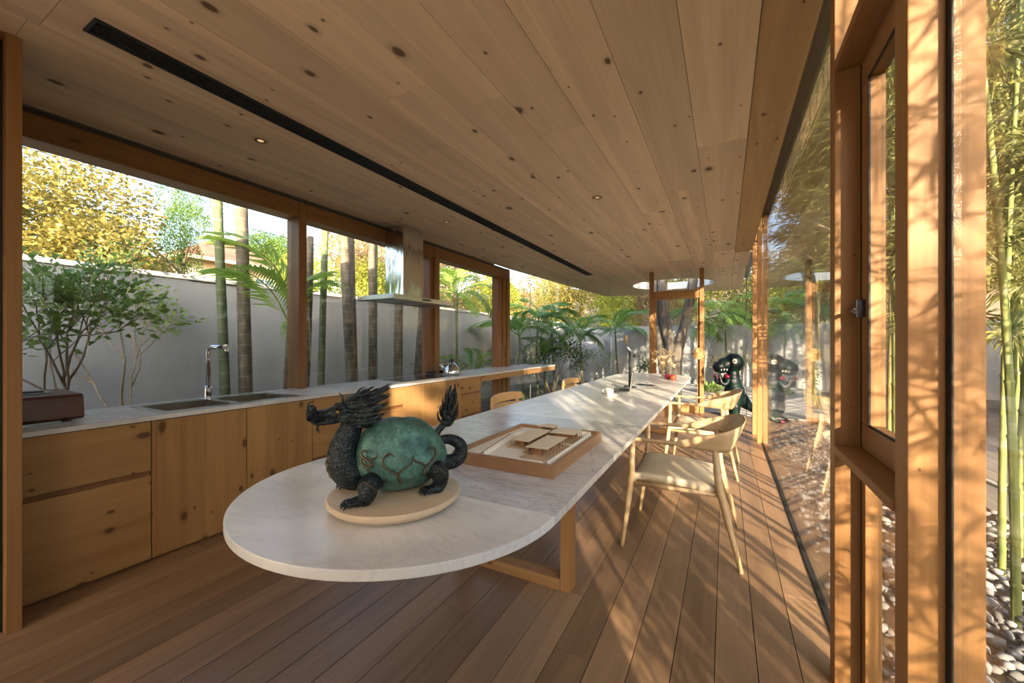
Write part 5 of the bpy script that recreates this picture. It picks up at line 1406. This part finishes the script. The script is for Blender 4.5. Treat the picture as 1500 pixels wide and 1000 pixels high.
for k, (x, y, mt) in enumerate(hill):
    h = 2.6 + (y - 17) * 0.28
    tree(x, y, h, q.uniform(1.9, 2.4), q.uniform(1.9, 2.5), mt, k % 4, 'mixed green and russet tree on the slope beyond the garden wall', 'trees on the far slope', rot=k * 0.9)
for (x, y, h, rx, rz, lb) in ((1.55, 10.6, 7.2, 1.7, 2.6, 'tall feathery tree crown high above the far end of the right glass'), (1.55, 7.7, 5.6, 1.15, 1.7, 'feathery tree crown above the right glass nearer the window frame'), (2.3, 15.6, 9.0, 2.6, 3.2, 'tall feathery tree behind the far garden wall on the right')):
    tree(x, y, h, rx, rz, 'leaf_bamboo', 3, lb, rot=x)
for k in range(5):
    tree(9.6 + 0.4 * (k % 2), 2.5 + 2.6 * k, 3.6, 1.9, 2.2, 'leaf_green', k % 2, 'unseen green tree added beyond the right garden wall to block low sky', 'unseen trees blocking the low sky on the right', rot=k)  # added out of view, keeps low sky out of the left window reflections
hl = struct(MB().add([(-40, 15.5, GZ), (40, 15.5, GZ), (40, 48, 8), (-40, 48, 8), (-40, 48, -1), (40, 48, -1)], [(0, 1, 2, 3), (3, 2, 5, 4)]).build('hillside', 'leaf_rust'))

# house over the wall
hs = thing('neighbour_house', (-22, 10.5, GZ), 'cream house with red tiled hip roof over the garden wall', 'house')
MB().box(-25.5, -19.6, 8.4, 13.5, GZ, 4.85).build('wall', 'house_plaster', hs)
MB().add([(-26.2, 7.7, 4.8), (-18.9, 7.7, 4.8), (-18.9, 14.2, 4.8), (-26.2, 14.2, 4.8), (-23.2, 10.3, 6.3), (-21.9, 10.3, 6.3), (-21.9, 11.6, 6.3), (-23.2, 11.6, 6.3)], [(0, 1, 5, 4), (1, 2, 6, 5), (2, 3, 7, 6), (3, 0, 4, 7), (4, 5, 6, 7), (3, 2, 1, 0)]).build('roof', 'tile_red', hs)
MB().box(-19.1, -18.9, 7.7, 14.2, 4.72, 4.84).box(-26.2, -18.9, 7.65, 7.85, 4.72, 4.84).build('eave', 'house_plaster', hs)
wdw = MB().box(-19.62, -19.56, 10.9, 11.7, 3.2, 4.3).build('window', 'house_window', hs)
MB().box(-19.58, -19.54, 11.28, 11.32, 3.2, 4.3).box(-19.58, -19.54, 10.9, 11.7, 3.74, 3.78).build('window_bar', 'house_plaster', wdw)
for k, (z0, lb) in enumerate(((6.05, 'upper power line crossing the sky above the red roof'), (5.55, 'lower power line crossing the sky above the red roof'))):
    wz = MB().tube([(-14, -6 + t * 36 / 12, z0 - 0.5 * math.sin(math.pi * t / 12)) for t in range(13)], 0.012, 5).build('power_line', 'wire')
    tag(wz, lb, 'cable')

# ------------------------------------------------------------------ bamboo along the right-hand glass
def bamboo_proto(seed, h, r, leafn, zmin, bend):
    q = random.Random(seed); rng = np.random.default_rng(seed)
    a0 = q.uniform(0, 6.28); P = []; rad = []; z = 0.0
    nodes = []
    while z < h:
        t = z / h; off_ = bend * t * t
        p = Vector((off_ * math.cos(a0), off_ * math.sin(a0), z)); rr_ = r * (1 - 0.75 * t)
        for dz, k in ((0, 1.0), (0.012, 1.22), (0.022, 0.92)):
            P.append(p + Vector((0, 0, dz))); rad.append(rr_ * k)
        nodes.append((p, t)); z += 0.20 + 0.14 * min(1, t * 2)
    mb = MB(); mb.tube(P, rad, 8)
    culm = mb.mesh(smooth=True); culm.materials.append(MAT['culm'])
    LP = []; LD = []; tw = MB()
    good = [n_ for n_ in nodes if n_[0].z > zmin]
    per = max(1, leafn // len(good))
    for p, t in good:
        for b_ in range(2):
            a = q.uniform(0, 6.28); L_ = q.uniform(0.3, 0.72) * (1.1 - 0.5 * t)
            tip = p + Vector((L_ * math.cos(a), L_ * math.sin(a), L_ * q.uniform(0.0, 0.55)))
            mid = p.lerp(tip, 0.5) + Vector((0, 0, 0.10))
            pts = bez(p, mid, tip, 5); tw.tube(pts, [0.005, 0.004, 0.003, 0.002, 0.001], 4)
            for j in range(per // 2):
                s = q.uniform(0.25, 1.0); c = pts[0] * (1 - s) ** 2 + mid * 2 * s * (1 - s) + tip * s * s
                o_ = Vector((q.gauss(0, 1), q.gauss(0, 1), q.gauss(-0.35, 0.6)))
                LP.append(c + o_ * 0.05); LD.append(o_ + (tip - p).normalized() * 0.6)
    V, F = leaves(np.array(LP), np.array(LD), 0.135, 0.018, rng, 0.25)
    fol = np_mesh(V, F); fol.materials.append(MAT['leaf_bamboo'])
    twm = tw.mesh(); twm.materials.append(MAT['culm'])
    return culm, twm, fol
bp_ = [bamboo_proto(1, 6.2, 0.026, 2200, 1.75, 0.5), bamboo_proto(2, 5.6, 0.022, 2000, 1.6, 0.8), bamboo_proto(3, 6.6, 0.029, 2200, 1.95, 0.35), bamboo_proto(4, 5.0, 0.019, 1800, 1.5, 0.9), bamboo_proto(5, 6.0, 0.022, 330, 1.7, 0.4), bamboo_proto(6, 5.4, 0.018, 280, 1.6, 0.6), bamboo_proto(7, 5.8, 0.022, 850, 0.35, 0.5), bamboo_proto(8, 5.2, 0.020, 750, 0.30, 0.5)]
def bamboo(x, y, v, rz, sc, label, group, pale=False):
    t = thing('bamboo', (x, y, GZ), label, 'bamboo', group, rz=rz)
    for nm, me in zip(('culm', 'twigs', 'leaves'), bp_[v]):
        o = bpy.data.objects.new(nm, me); COL.objects.link(o); o.parent = t
        if nm == 'culm' and pale: remat(o, 'culm_pale')
    t.scale = (sc,) * 3
    return t
bamboo(1.22, 2.80, 3, 2.4, 1.05, 'nearest green bamboo culm rising from the gravel at the right edge', 'bamboo along the glass')
q = random.Random(31)
ROWS = []
y = -1.7
while y < 12.5:
    dens = 0.24 if y < 0.1 else (0.17 if y < 4.2 else 0.42)
    ROWS.append((q.uniform(1.25, 1.8) if y < 5 else q.uniform(1.6, 1.85), y + q.uniform(-0.1, 0.1))); y += dens
for k, (x, yy) in enumerate(ROWS):
    if abs(x - 1.3) < 0.4 and abs(yy - 2.9) < 0.35: continue
    bamboo(x, yy, q.randrange(4) if yy > 2.4 else (4 if yy > 0.15 else 6) + q.randrange(2), q.uniform(0, 6.28), q.uniform(0.85, 1.1) if yy < 5 else q.uniform(1.3, 1.5), 'green bamboo culm in the row close outside the right glass', 'bamboo in the near row', pale=q.random() < 0.3)  # unseen low-leaved culms at the near end are added to shade the posts
y = -8.4
while y < -6.4:  # unseen bamboo put in to dapple the sun on floor and posts
    bamboo(q.uniform(3.5, 5.6), y, q.randrange(4) if y < -6.4 else 4 + q.randrange(2), q.uniform(0, 6.28), q.uniform(0.95, 1.2), 'unseen bamboo culm added beyond the dark path for shade', 'bamboo in the grove beyond the path'); y += 0.3 if y < -6.4 else 0.9
y = 6.4
while y < 13.4:
    bamboo(q.uniform(2.2, 5.6) if y > 9 else q.uniform(3.5, 5.6), y, q.randrange(4), q.uniform(0, 6.28), q.uniform(1.35, 1.8), 'unseen bamboo culm added beyond the dark path for shade', 'bamboo in the grove beyond the path', pale=q.random() < 0.3); y += 0.28
